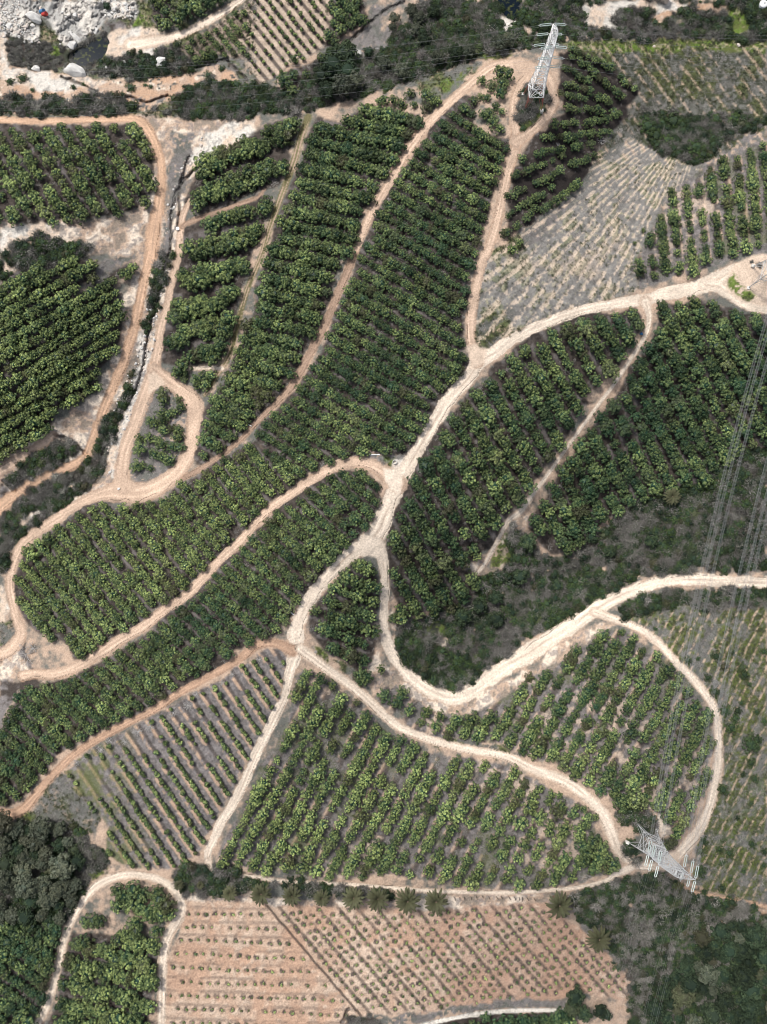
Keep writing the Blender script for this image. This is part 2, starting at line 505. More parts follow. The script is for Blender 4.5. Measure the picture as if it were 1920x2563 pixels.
zone("K:640,1600 760,1580 900,1600 1250,1570 1657,1500 L:0,1500 330,1500 380,1560 0,1560 K:1450,1590 1050,1657 600,1680", 'litter')
zone("K:560,1680 660,1590 760,1600 820,1657 780,1690", 'mud')

DITCH = ["A:1230,1010 1180,1170 1130,1290 1112,1420 1110,1560 D:1085,30 1040,200 1000,360 960,520 925,740 880,870 800,985 730,1080 680,1180 650,1300 640,1420", "A:1350,1010 1250,1110 1180,1190 1165,1290 1157,1480",
         "A:1150,430 1300,430 1450,390 1520,440 1600,520", "A:400,500 560,560 700,640 820,630 960,660 1080,620", "D:560,1290 480,1210 360,1160", "D:20,1460 100,1520", "K:560,1650 600,1560", "B:590,280 700,180 850,60 960,10"]
for s_ in DITCH:
    pts = spline([q + (1.0,) for q in P(s_)], 8)
    sl = bbox(pts, 30)
    x, y = GX[sl] + (N3[sl] - .5) * 9, GY[sl] + (np.roll(N3, 31, 1)[sl] - .5) * 9
    best = np.full(x.shape, 1e9)
    for i in range(len(pts) - 1):
        (ax, ay, _), (bx, by, _) = pts[i], pts[i + 1]
        L2 = max((bx - ax) ** 2 + (by - ay) ** 2, 1e-6)
        t = np.clip(((x - ax) * (bx - ax) + (y - ay) * (by - ay)) / L2, 0, 1)
        best = np.minimum(best, np.hypot(x - ax - t * (bx - ax), y - ay - t * (by - ay)))
    f = 1 - sm(best, 1.5, 5.5)
    HGT[sl] -= f * .9
    CV[sl] = CV[sl] * (1 - f[..., None] * .8) + C['mulch'] * .8 * f[..., None] * .8
    g = (1 - sm(best, 5, 20)) * sm(N3[sl] * .5 + N4[sl] * .5, .52, .66) * .6
    CV[sl] = CV[sl] * (1 - g[..., None]) + C['litter'] * g[..., None]
# ------------------------------------------------------------------ roads
ROADS = [  # name, survey line with full widths (map units before scaling), surface
    ("F:1460,90,90 1250,190,95 1000,250,80 820,290,70 600,325,62 400,372,62 200,450,66 0,545,70 E:1560,620,80 1450,690,90 1370,800,90 1250,930,92 1180,1040,90 1100,1180,85 1020,1310,85 960,1420,90 900,1530,100 860,1640,90 H:850,0,95 800,120,120 710,215,110 600,290,95 500,390,85 400,500,85 330,600,80 285,700,90 260,800,95 262,900,95 215,1060,60 188,1200,55 120,1340,60 50,1480,60 0,1580,60 J:1540,180,58 1440,340,58 1390,450,55 1345,560,50 1360,650,40", 'pale'),
    ("F:1250,190,70 1340,200,80 1420,250,66 1510,310,62 1600,340,60 1720,350,60", 'pale'),
    ("E:1440,690,70 1400,560,60 1392,450,62 1400,350,58 1430,200,56 1452,100,54 1480,0,54 B:1500,1640,50 1560,1450,50 1605,1250,52 C:-15,1080,58 20,970,70 30,870,62 15,760,52 22,650,52 50,560,52 105,490,62 120,440,70 60,412,62 0,412,58 B:1590,415,56 1510,445,54 1420,520,56 1330,600,56 1230,690,54 1130,795,54 1040,905,52 960,1015,54 890,1145,52 820,1265,52 740,1405,50 680,1545,48 640,1650,48", 'tan'),
    ("B:640,1650,48 E:560,185,46 490,352,48 440,472,48 370,602,48 290,752,46 220,862,42 120,970,40 0,1085,38 D:1560,1188,36 1440,1290,34 1350,1350,34 1250,1410,34 1180,1440,34", 'brown'),
    ("C:30,920,80 95,880,60 180,810,56 245,730,54 282,645,52 268,560,50 235,490,46 180,440,40", 'tan'),
    ("A:-200,765,40 0,775,44 300,785,40 600,776,40 800,768,48 900,780,60 965,850,60 1010,945,58 1042,1050,55 1048,1180,55 1030,1300,65 1010,1430,85 990,1550,85 980,1657,80 D:940,130,60 910,280,60 880,430,60 832,590,60 790,720,60 730,860,62 670,1000,62 640,1090,62 600,1190,52 550,1300,52 450,1370,56 330,1415,62 200,1480,70 100,1550,75 0,1630,80 -150,1740,80", 'orange'),
    ("D:-150,1480,60 0,1395,62 120,1320,60 260,1230,62 350,1160,50", 'tan'),
    ("A:1230,1300,30 1185,1400,38 1172,1490,42 1165,1560,45 1155,1657,48 D:1120,140,46 1082,330,48 1042,480,52 1022,620,60 1000,720,70 970,830,86 920,970,82 870,1110,82 820,1230,82 795,1340,84 790,1450,90 800,1540,90", 'tan'),
    ("B:60,1225,16 A:1657,1285,22 1500,1340,24 1350,1395,26 1230,1440,30 1180,1470,30", 'brown'),
    ("D:990,730,70 1060,790,90 1150,860,90 1230,920,110 1268,1000,100 1258,1100,90 1235,1220,90 1200,1330,90 1120,1430,95 1000,1510,110 880,1540,120 780,1530,130 650,1550,80 520,1605,64 420,1657,62 G:395,32,62 300,90,60 180,180,58 110,270,56 75,370,54 65,480,54 85,600,54 110,700,56 135,790,66 95,870,80 30,915,80 -150,950,80", 'tan'),
    ("E:930,1480,110 860,1420,90 770,1360,74 650,1335,66 550,1355,62 450,1402,60 350,1462,58 250,1530,56 150,1600,54 80,1650,50 H:0,75,50 G:1560,190,54 1430,310,58 1320,430,62 1230,520,62 1150,580,62 1050,650,62 920,750,62 780,830,62 660,910,62 560,970,60 450,1030,60 330,1058,60 230,1052,56 150,1065,60", 'tan'),
    ("H:240,900,80 150,862,56 80,850,52 0,872,52 G:1560,952,48 1430,1030,46 1300,1100,46 1150,1182,46 1000,1285,44 850,1360,44 700,1440,44 560,1520,44 450,1600,44 J:370,20,48 300,92,50 220,190,56 150,265,62 60,300,62 -150,250,60", 'red'),
    ("H:790,200,70 822,300,66 838,450,56 835,600,54 832,750,60 855,850,70 915,965,78 1000,1060,84 1100,1140,88 1200,1190,92 1300,1200,96 1400,1160,100 1500,1090,104 1640,990,110 I:100,930,110 250,825,105 400,730,100 550,625,95 700,550,82 850,490,76 1000,452,72 1200,440,74 1450,455,76 1800,470,76", 'pale'),
    ("I:540,650,60 640,690,46 760,730,46 880,790,48 980,880,52 1080,990,54 1180,1090,54 1270,1200,54 1320,1290,54 1340,1400,52 1345,1530,54 1338,1650,60 L:1312,150,62 1270,290,64 1210,410,72 1130,510,80 1040,600,60 950,635,56 830,635,56 750,590,64 690,520,76 640,400,80 590,290,80 480,180,74 370,95,74 240,40,66 130,0,60 I:0,1600,56 H:1540,1568,52 1400,1548,52 1200,1500,54 1050,1448,56 930,1395,58 800,1290,60 680,1180,60 550,1080,60 420,990,62 290,890,70", 'dust'),
    ("J:1345,600,36 1400,675,26 1500,695,26 1657,705,26 K:200,735,28 500,748,28 800,768,28 1100,793,26 1400,803,26 1657,806,26 L:250,790,26 450,768,28 600,735,34 690,680,50 780,640,56", 'dust'),
    ("J:200,1720,52 240,1657,52 300,1550,54 340,1420,52 372,1300,52 410,1130,52 450,1010,54 520,880,56 600,780,58 720,712,56 850,688,52 1000,710,54 1110,770,58 1172,860,62 1160,960,66 1100,1060,66 1068,1150,66 1052,1300,60 1050,1450,56 1045,1720,56", 'dust'),
    ("F:870,300,70 892,400,42 875,500,36 820,600,32 740,720,30 660,840,28 560,970,26 450,1120,26 350,1260,26 250,1400,28 150,1530,32 60,1657,40 H:1640,60,36 1590,150,30 1540,240,26 1490,330,26 1430,410,22", 'dust'),
    ("A:1600,-40,44 1560,0,44 1450,75,48 1300,165,50 1150,232,52 1000,265,70 850,290,90", 'dust'),
    ("B:340,760,44 295,880,44 255,1030,40 212,1150,38 140,1340,38 80,1510,36 40,1650,32 D:1610,200,32 1570,330,32 1530,480,34 1480,650,36 1400,780,34 1330,900,28", 'straw'),
    ("D:1200,740,26 1320,725,28 1440,730,30", 'dust'),
    ("L:1090,750,18 1200,808,22 1350,832,18 1500,860,22 1700,910,26", 'orange'),
    ("K:1000,1690,30 1250,1625,30 1450,1592,30 L:0,1572,30 380,1568,26", 'chalk'),
]
ROAD = np.zeros((NY, NX))
GRASSY = np.zeros((NY, NX))
ROADLINES = []
for line, surf in ROADS:
    pts = spline(P(line), 7)
    ROADLINES.append(pts)
    seg = np.hypot(*np.diff(pts[:, :2], axis=0).T)
    S = np.r_[0, np.cumsum(seg)]
    sl = bbox(pts, 90)
    x, y = GX[sl], GY[sl]
    best = np.full(x.shape, 1e9)
    lat = np.zeros(x.shape)
    along = np.zeros(x.shape)
    for i in range(len(pts) - 1):
        ax, ay, aw = pts[i]
        bx, by, bw = pts[i + 1]
        pad = max(aw, bw) * 1.3 + 14
        i0 = max(0, int((min(ax, bx) - pad - x[0, 0]) / STEP))
        i1 = int((max(ax, bx) + pad - x[0, 0]) / STEP) + 1
        j0 = max(0, int((min(ay, by) - pad - y[0, 0]) / STEP))
        j1 = int((max(ay, by) + pad - y[0, 0]) / STEP) + 1
        if i1 <= 0 or j1 <= 0:
            continue
        xs, ys = x[j0:j1, i0:i1], y[j0:j1, i0:i1]
        L2 = max((bx - ax) ** 2 + (by - ay) ** 2, 1e-6)
        t = np.clip(((xs - ax) * (bx - ax) + (ys - ay) * (by - ay)) / L2, 0, 1)
        dx, dy = xs - ax - t * (bx - ax), ys - ay - t * (by - ay)
        w = (aw + (bw - aw) * t) / 2
        dd = np.hypot(dx, dy) / w
        sg = np.sign(dx * (by - ay) - dy * (bx - ax))
        b = best[j0:j1, i0:i1]
        u = dd < b
        b[u] = dd[u]
        lat[j0:j1, i0:i1][u] = (sg * dd)[u]
        along[j0:j1, i0:i1][u] = (S[i] + t * seg[i])[u]
    e = best + (N3[sl] - .5) * .62 + (N2[sl] - .5) * .3 + (N4[sl] - .5) * .22
    wide = pts[:, 2].mean()
    sm_ = 1 - sm(e, .92, 1.08)
    verge = (1 - sm(e, 1.0, 1.0 + 10.0 / wide)) * (1 - sm_)
    streak = vnoise(along, lat * 55, 46, 5) * .6 + vnoise(along, lat * 120, 24, 6) * .4
    edge_n = vnoise(along, lat * 30, 60, 2)
    base = C[surf]
    if surf == 'straw':
        c = (C['grass'] * .6 + C['brown'] * .35) * (.6 + .8 * streak[..., None])
        tr = (1 - sm(np.abs(np.abs(lat) - .5), .14, .34))[..., None] * sm(streak, .35, .5)[..., None]
        c = c * (1 - tr) + C['tan'] * .8 * tr
        m = sm_
        verge = verge * .5
        vc = C['grass']
    else:
        core = C['pale'] if surf in ('pale', 'dust') else base * 1.18
        f = (1 - sm(np.abs(lat), .35, .95))[..., None]
        c = base * .92 * (1 - f) + core * f
        c = c * (.74 + .5 * streak[..., None]) * (.93 + .14 * N5[sl][..., None])
        rut = (1 - sm(np.abs(np.abs(lat + (edge_n - .5) * .25) - .42), .05, .17)) * sm(edge_n, .3, .5)
        c = c * (1 + .16 * rut[..., None])
        midw = (1 - sm(np.abs(lat + (edge_n - .5) * .2), .04, .2)) * sm(vnoise(along, lat * 4, 70, 1), .45, .7) * .45
        c = c * (1 - midw[..., None]) + C['brown'] * 1.15 * midw[..., None]
        crack = (1 - sm(np.abs(lat - .75 + (vnoise(along, lat * 8, 22, 7) - .5) * .5), .02, .06)) * sm(vnoise(along, along * 0, 90, 3), .42, .52)
        c = c * (1 - .6 * crack[..., None])
        HGT[sl] -= crack * .15 * sm_
        m = sm_
        vc = C['tan'] if surf in ('pale', 'dust', 'chalk') else C['red']
        vc = vc * (.75 + .5 * N4[sl][..., None])
    CV[sl] = CV[sl] * (1 - verge[..., None] * .8 * sm(N3[sl] * .5 + N4[sl] * .5, .32, .5)[..., None]) + vc * (verge * .8 * sm(N3[sl] * .5 + N4[sl] * .5, .32, .5))[..., None]
    CV[sl] = CV[sl] * (1 - m[..., None]) + c * m[..., None]
    hb = blur(m, 1)
    HGT[sl] -= hb * ((N2[sl] - .5) * .9 + (N3[sl] - .5) * .3) * .8
    if surf == 'straw':
        GRASSY[sl] = np.maximum(GRASSY[sl], m)
    else:
        ROAD[sl] = np.maximum(ROAD[sl], m)
# bare pads where the tracks meet the towers and at the forks
for s_, c_ in (("F:1720,-20 1560,0 1440,70 1360,170 1400,240 1500,300 1720,350", 'dust'), ("E:1370,580 1430,570 1500,600 1480,700 1390,740", 'dust'),
               ("C:120,390 190,430 200,470 120,520 60,470 0,440 30,390", 'tan'), ("H:700,200 760,160 830,200 830,330 760,290 690,290", 'pale'),
               ("L:1020,540 1100,540 1090,620 990,660 900,650", 'dust'), ("L:700,380 790,370 800,470 700,480 690,420", 'tan'), ("D:960,760 1000,740 1080,830 1010,860 960,900", 'dust'),
               ("D:740,1440 830,1440 900,1500 820,1560 720,1540", 'tan'), ("E:830,1380 960,1380 930,1560 850,1470", 'pale')):
    sl, m = area(P(s_), .4)
    paint(sl, m, C[c_] * (.85 + .3 * N3[sl][..., None]))
    ROAD[sl] = np.maximum(ROAD[sl], m)
sl, m = area(P("F:1390,150 1440,110 1500,190 1590,260 1550,300 1470,260 1400,205"), .4)
m = m * sm(N3[sl] * .6 + N4[sl] * .4, .30, .46)
paint(sl, m, (C['bright'] * .55 + C['grass'] * .5) * (.6 + .8 * N4[sl][..., None]))
KM['grass'][sl] = np.maximum(KM['grass'][sl], m)
ROAD[sl] *= 1 - m


def sample(A, px, py):
    xi = np.clip((np.asarray(px) + MARG) / STEP, 0, NX - 1.001)
    yi = np.clip((np.asarray(py) + MARG) / STEP, 0, NY - 1.001)
    x0 = xi.astype(int)
    y0 = yi.astype(int)
    fx = xi - x0
    fy = yi - y0
    return (A[y0, x0] * (1 - fx) + A[y0, x0 + 1] * fx) * (1 - fy) + (A[y0 + 1, x0] * (1 - fx) + A[y0 + 1, x0 + 1] * fx) * fy


def stand(px, py, zc=0.0):
    """map point where something's middle (zc above its foot) lies -> foot position on the terrain"""
    px = np.asarray(px, float)
    py = np.asarray(py, float)
    h = sample(HGT, px, py)
    X, Y = ground_xy(px, py, h + zc)
    for _ in range(3):
        mx, my = to_map(X, Y, h)
        h = sample(HGT, mx, my)
        X, Y = ground_xy(px, py, h + zc)
    return X, Y, h


def mpp(px, py):
    """metres per map unit there"""
    return (HC - sample(HGT, px, py)) / FPX


# ------------------------------------------------------------------ orchard blocks: (name for labels, outline, row angle, row gap, tree gap, crown radius, yellowness, missing share, floor)
BLOCKS = [
    (('orange-road corner block', 'orange road', 0, 'valley road', 1), "A:-200,800 0,790 200,805 450,815 700,805 880,800 940,870 980,980 1000,1130 985,1290 880,1350 700,1400 400,1420 200,1460 0,1420 -200,1420", 57, 37, 16, 15.5, 0.68, 0.12, 'brownfloor'),
    (('dense gully-side block', 'valley road', 1, 'top', 0), "D:-200,300 0,180 150,90 350,60 520,20 620,60 600,150 500,200 480,290 560,230 700,130 850,40 900,70 760,170 740,220 790,260 800,380 770,560 700,680 640,740 640,880 450,970 370,1000 320,1120 240,1170 100,1250 0,1330 -200,1400", -30, 30, 15, 14.5, 0.8, 0.02, 'brownfloor'),
    (('two-row block', 'grassy track', 1, 'white cut', 0), "A:1230,1190 1300,1090 1560,920 1657,850 B:120,785 270,755 280,870 220,985 200,1110 130,1200 0,1250 A:1500,1330 1300,1390 1200,1340 1210,1250", -25, 66, 8.5, 18.5, 0.42, 0.0, 'brownfloor'),
    (('hedge-row block', 'grassy track', 1, 'dirt gap', 0), "A:1195,1480 1350,1410 1657,1300 B:0,1250 110,1280 60,1400 40,1540 0,1570 D:1640,0 1610,120 1540,270 1520,420 1480,560 1440,650 1350,690 1150,710 1050,690 1040,580 1070,450 1080,370 1110,250 1150,100 1150,0 A:1190,1600", -15, 66, 8.5, 18.5, 0.42, 0.0, 'brownfloor'),
    (('upper ridge block', 'grassy track', 0, 'grassy bank', 0), "B:400,750 480,770 560,800 690,700 800,690 930,730 1070,740 1080,800 1020,850 960,940 900,1000 870,1090 820,1170 770,1270 700,1370 640,1530 600,1657 E:560,0 500,170 470,330 400,480 330,620 250,780 0,860 0,200 30,120 70,0 B:90,1600 110,1500 150,1400 200,1270 250,1130 310,1020 320,900 360,830", 13, 36, 13, 16.8, 0.45, 0.02, 'brownfloor'),
    (('lower ridge tip', 'grassy track', 0, 'ridge block', 0), "E:0,230 0,860 250,780 170,900 100,980 20,1060 D:1640,1100 1600,1150 1500,1250 1400,1320 1280,1360 1250,1300 1290,1220 1290,1120 1310,1040 1340,960 1430,880 1480,760 1490,680 1570,560 1580,480 1640,400", 26, 34, 14, 16, 0.48, 0.03, 'brownfloor'),
    (('big central block', 'brown track', 0, 'tower loop', 0), "B:1330,620 1430,620 1430,700 1400,790 1500,860 1640,900 1657,960 1600,1030 1560,1130 1530,1280 1500,1400 1450,1560 1420,1657 E:1440,0 1370,130 1390,200 1370,320 1350,420 1340,620 1380,670 1380,720 1320,790 1250,900 1170,980 1150,1060 1080,1130 1050,1200 980,1280 900,1290 730,1270 600,1310 500,1340 350,1390 280,1450 190,1370 100,1300 0,1200 0,1150 80,1050 180,950 260,880 300,790 400,680 460,570 500,400 560,280 630,130 650,30 B:660,1657 740,1490 820,1320 900,1150 1000,1040 1100,870 1160,750 1250,720", 30, 30, 14, 13, 0.36, 0.03, 'brownfloor'),
    (('long western lobe', 'hairpin loop', 0, 'bend road', 0), "E:0,1200 100,1300 190,1370 280,1450 190,1540 100,1600 40,1657 H:30,20 0,50 G:1640,70 1550,170 1430,290 1300,400 1200,480 1190,550 1090,570 1000,640 920,740 830,770 650,860 560,950 470,960 440,860 380,830 250,790 150,700 100,570 80,480 110,380 150,270 230,220 330,120 450,40 500,0 D:520,1620 650,1590 720,1590 760,1640 850,1640 950,1590 1020,1590 1100,1560 1150,1490 1250,1440 1320,1390 1450,1310 1600,1210 1657,1200", 50, 31, 13.5, 13, 0.78, 0.03, 'brownfloor'),
    (('diagonal block', 'middle track', 0, 'fork', 0), "E:600,1390 680,1400 810,1470 790,1520 820,1570 770,1640 H:720,100 640,190 560,280 460,370 390,480 310,580 250,640 230,700 170,720 160,790 70,830 0,820 G:1640,860 1580,870 1500,920 1490,980 1350,1050 1200,1130 1050,1220 900,1310 700,1400 500,1500 350,1600 330,1657 J:320,0 250,60 180,170 90,230 40,250 -200,200 G:-200,1500 0,1430 100,1250 130,1140 250,1130 450,1090 580,1010 700,950 850,860 1000,760 1100,650 1200,600 1300,500 1400,400 1480,290 1560,250 1657,170 H:0,120 100,50 E:130,1600 300,1520 450,1430", 42, 31, 13.5, 13, 0.36, 0.05, 'brownfloor'),
    (('ridge-road block', 'white road', 0, 'ridge road', 0), "E:1657,640 1560,680 1500,740 1520,820 1380,870 1350,940 1300,1000 1240,1070 1170,1120 1130,1200 1060,1300 1010,1370 1030,1420 970,1470 940,1560 900,1657 H:880,20 870,90 830,130 860,170 840,240 860,340 850,400 880,440 870,520 920,600 890,680 930,720 1000,700 1100,650 1250,640 1330,600 1380,560 1440,540 1430,430 1310,350 1420,320 1460,260 1560,220 1600,110 1620,60 F:50,1600 110,1520 200,1400 300,1260 380,1150 440,1030 520,960 470,910 580,830 690,740 750,600 800,540 860,470 850,380 800,330 690,360 600,370 500,370 400,390 320,440 220,470 140,510 60,570 0,610", 60, 40, 15, 16, 0.32, 0.07, 'brownfloor'),
    (('eastern block', 'white road', 0, 'diagonal track', 0), "F:960,290 1100,320 1180,270 1330,320 1420,340 1500,390 1850,390 1850,1250 1500,1260 1300,1400 1230,1480 900,1550 760,1600 700,1657 I:720,30 600,60 510,180 430,240 280,290 180,210 110,120 110,40 F:220,1580 300,1430 330,1340 420,1290 440,1190 520,1110 590,1020 640,940 720,840 760,720 850,660 890,570 940,500 960,420", 62, 38, 15, 16, 0.3, 0.06, 'brownfloor'),
    (('forked wedge plot', 'curved road', 0, 'fork', 0), "H:660,330 740,330 790,440 800,590 780,700 770,800 770,950 720,990 740,1110 650,1040 560,960 480,930 350,790 350,690 390,590 450,530 540,470 570,390", 20, 36, 17, 15, 0.34, 0.05, 'brownfloor'),
    (('wide-row block above palms', 'cross road', 0, 'straight track', 0), "H:300,1030 400,1060 500,1130 600,1210 740,1290 850,1440 1000,1480 1100,1560 1250,1590 1420,1610 1540,1620 1657,1657 L:30,20 130,60 210,110 320,180 400,210 480,250 560,310 520,380 560,460 620,530 670,620 640,690 560,690 480,720 300,760 150,780 40,790 K:1600,780 1450,770 1280,755 1050,710 900,680 700,700 600,720 480,700 300,700 180,660 50,680 0,640 J:1620,640 1500,640 1400,630 1430,520 1500,390 1600,200 1657,120 K:0,100 0,0 H:60,1620 120,1530 200,1390 260,1250 210,1200 260,1080", -62, 36, 16.5, 13, 0.72, 0.15, 'litter'),
    (('pylon loop block', 'white road', 0, 'cross road', 0), "I:660,750 780,790 860,870 950,910 1040,950 1100,1030 1170,1120 1220,1260 1280,1300 1290,1450 1300,1590 1260,1657 L:1290,60 1270,130 1230,210 1170,330 1100,440 1060,400 1010,360 960,280 870,270 780,260 690,260 620,180 530,120 430,60 370,20 I:300,1620 200,1610 80,1560 0,1540 H:1600,1510 1480,1480 1350,1490 1250,1460 1150,1480 1060,1440 1000,1390 930,1320 850,1270 770,1220 800,1170 880,1120 960,1150 1080,1250 1150,1310 1350,1330 1440,1310 1540,1270 1620,1200 I:60,1110 130,1060 260,1030 400,890 530,830", -61, 36.5, 17, 14, 0.48, 0.1, 'litter'),
    (('striped corner block', 'scrub hollow', 0, 'weedy field', 0), "C:1030,1240 1100,1200 1210,1100 1300,1070 1400,1010 1500,1000 1580,920 1850,930 1850,1500 1600,1600 1450,1640 F:1280,40 1180,130 1000,130 860,170 830,100 830,0 C:870,1600 900,1500 930,1430 1000,1330", 84, 34, 13, 12.5, 0.42, 0.14, None),
    (('quarry-track block', 'grass verge', 0, 'top', 0), "A:980,-300 1600,-300 1450,0 1350,70 1200,130 1080,185 990,140", 40, 28, 22, 17, .4, .0, 'brownfloor'),
    (('lower loop block', 'loop road', 0, 'loop bend', 0), "J:460,1060 700,1080 820,1100 1020,1090 1020,1250 1010,1450 950,1640 900,1900 250,1900 310,1657 380,1500 400,1300", 16, 50, 10, 17.5, 0.5, 0.02, 'brownfloor'),
    (('dark loopside block', 'loop road', 1, 'gum trees', 0), "J:-250,1020 0,1010 380,1000 390,1130 330,1300 260,1540 150,1900 -250,1900", 35, 33, 17, 15.5, 0.2, 0.02, 'brownfloor'),
    (('dark bottom strip', 'muddy corner', 0, 'ditch', 0), "K:1130,1800 1150,1657 1450,1600 1657,1590 L:380,1590 400,1657 380,1800", -8, 22, 18, 14, .2, .0, 'mud'),
    (('dark riverside clump', 'striped plot', 0, 'top', 0), "B:150,490 250,400 420,330 440,300 540,270 640,190 720,130 700,0 560,-60 480,0 500,130 440,260 330,350 240,400 160,470 170,560 240,590 350,500 440,370", 45, 27, 22, 16, .3, .04, 'brownfloor'),
]
TREES = []  # dict(x,y,r,tint,block,row,idx,n_in_row, horizontal)


def row_points(poly, ang, rgap, tgap, jx=.16, wob=0):
    a = math.radians(ang)
    ux, uy = math.cos(a), math.sin(a)
    vx, vy = -uy, ux
    xs = np.array([p[0] for p in poly])
    ys = np.array([p[1] for p in poly])
    u = xs * ux + ys * uy
    v = xs * vx + ys * vy
    out = []
    k = 0
    vv = v.min() + rgap * .5
    while vv < v.max():
        us = np.arange(u.min() + rng.random() * tgap, u.max(), tgap)
        us = us + rng.normal(0, tgap * jx, len(us))
        w = vv + rng.normal(0, rgap * .025, len(us)) + np.sin(us / 70 + k) * rgap * .05
        px, py = us * ux + w * vx, us * uy + w * vy
        ok = inpoly(px, py, poly)
        if wob:
            q = rng.choice([-1, 1], len(us)) * rng.uniform(.3, 1.0, len(us)) * wob
            px, py = px + vx * q, py + vy * q
        out.append((k, us[ok], px[ok], py[ok]))
        k += 1
        vv += rgap
    return out


def stripes(poly, ang, rgap, sparse):
    """litter and bare soil between rows"""
    sl, m = area(poly, .5, 2)
    a = math.radians(ang)
    xs = np.array([p[0] for p in poly])
    ys = np.array([p[1] for p in poly])
    v = -xs * math.sin(a) + ys * math.cos(a)
    w = -GX[sl] * math.sin(a) + GY[sl] * math.cos(a)
    ph = ((w - v.min()) / rgap) % 1.0     # .5 = on the row
    off = np.abs(ph - .5) * 2
    n = N3[sl] * .5 + N2[sl] * .5
    if sparse:
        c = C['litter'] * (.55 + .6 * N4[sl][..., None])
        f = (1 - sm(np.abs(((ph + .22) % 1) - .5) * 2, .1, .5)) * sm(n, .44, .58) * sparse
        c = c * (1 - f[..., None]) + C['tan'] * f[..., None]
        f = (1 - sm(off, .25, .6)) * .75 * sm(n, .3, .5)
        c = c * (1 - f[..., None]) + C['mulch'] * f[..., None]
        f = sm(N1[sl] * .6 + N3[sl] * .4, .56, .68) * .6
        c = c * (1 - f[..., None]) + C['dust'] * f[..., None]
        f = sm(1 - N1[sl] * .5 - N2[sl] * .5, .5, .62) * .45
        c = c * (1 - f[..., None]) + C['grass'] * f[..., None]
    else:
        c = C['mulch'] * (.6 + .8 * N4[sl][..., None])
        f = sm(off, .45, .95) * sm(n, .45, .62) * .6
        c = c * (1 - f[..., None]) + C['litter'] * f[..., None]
    keep = (1 - ROAD[sl]) * (1 - GRASSY[sl])
    paint(sl, m * keep, c)
    for k_ in KM:
        KM[k_][sl] *= 1 - m
    KM['litter'][sl] += m * keep * (.55 if sparse else .12)


for bi, ((bn, tref, trev, rref, rrev), ps, ang, rg, tg, r, tint, miss, floor) in enumerate(BLOCKS):
    poly = P(ps)
    stripes(poly, ang, rg, {'litter': 1.0, None: 1.0}.get(floor, 0))
    kk = 0
    wob = {'two-row block': 15, 'hedge-row block': 15, 'lower loop block': 8}.get(bn, 0)
    for k, us, px, py in row_points(poly, ang, rg, tg, wob=wob):
        gapn = vnoise(px, py, 60, 5)
        keep = (rng.random(len(px)) > miss * 2 * sm(gapn, .25, .75)) & (sample(ROAD, px, py) < .25)
        for a_ in range(6):
            keep &= sample(ROAD, px + math.cos(a_ * 1.047) * r * .6, py + math.sin(a_ * 1.047) * r * .6) < .5
            keep &= sample(GRASSY, px + math.cos(a_ * 1.047) * r * .8, py + math.sin(a_ * 1.047) * r * .8) < .5
        if floor == 'litter' or floor is None:
            keep &= rng.random(len(px)) > miss * .4
        px, py = px[keep], py[keep]
        if not len(px):
            continue
        sz = r * 1.05 * np.clip(rng.normal(1, .15 if floor == 'brownfloor' else .2, len(px)), .55, 1.35)
        horiz = abs(ang) <= 45
        o = np.argsort(px if horiz else py)
        for q, i in enumerate(o):
            TREES.append(dict(x=px[i], y=py[i], r=sz[i], tint=float(np.clip(tint + (vnoise(px[i], py[i], 120, 6) - .5) * .5 + rng.normal(0, .16), 0, 1)), block=bn, row=kk, idx=(len(o) - 1 - q if trev else q), n=len(o), horiz=horiz, tref=tref, rref=rref))
        kk += 1
    # number the rows as they come from the top or from the left of the photograph
    rows = [t for t in TREES if t['block'] == bn]
    key = {}
    for t in rows:
        key.setdefault(t['row'], []).append(t['y'] if t['horiz'] else t['x'])
    order = {rw: i for i, rw in enumerate(sorted(key, key=lambda q: np.mean(key[q]), reverse=bool(rrev)))}
    for t in rows:
        t['row'] = order[t['row']]

# curved rows of the dark slope beside the first pylon
SLOPE = ["390,310 520,370 650,440", "380,370 500,430 620,540 720,620", "430,490 560,560", "700,490 800,580", "350,540 530,600 660,660", "320,600 480,650", "560,620 650,660",
         "360,700 520,710 740,740", "280,800 480,790 640,780", "190,890 400,880 670,840", "70,1020 250,980 530,930", "0,1140 150,1090 330,1010", "150,1190 300,1110 560,990",
         "-30,1270 110,1200", "-30,1390 150,1280 290,1210", "-60,1520 150,1370 300,1290 470,1160", "330,430 420,470", "600,420 660,450"]
for k, s_ in enumerate(SLOPE):
    pts = spline(P("C:" + s_), 8)
    seg = np.r_[0, np.cumsum(np.hypot(*np.diff(pts, axis=0).T))]
    us = np.arange(3, seg[-1], 14.5)
    for q, u in enumerate(us):
        x, y = np.interp(u, seg, pts[:, 0]) + rng.normal(0, 2.2), np.interp(u, seg, pts[:, 1]) + rng.normal(0, 2.2)
        if rng.random() < .07:
            continue
        TREES.append(dict(x=x, y=y, r=11.5 * rng.uniform(.75, 1.2), tint=.4 + rng.normal(0, .12), block="dark slope", row=k, idx=q, n=len(us), horiz=True, tref="tower loop", rref="grass strip"))
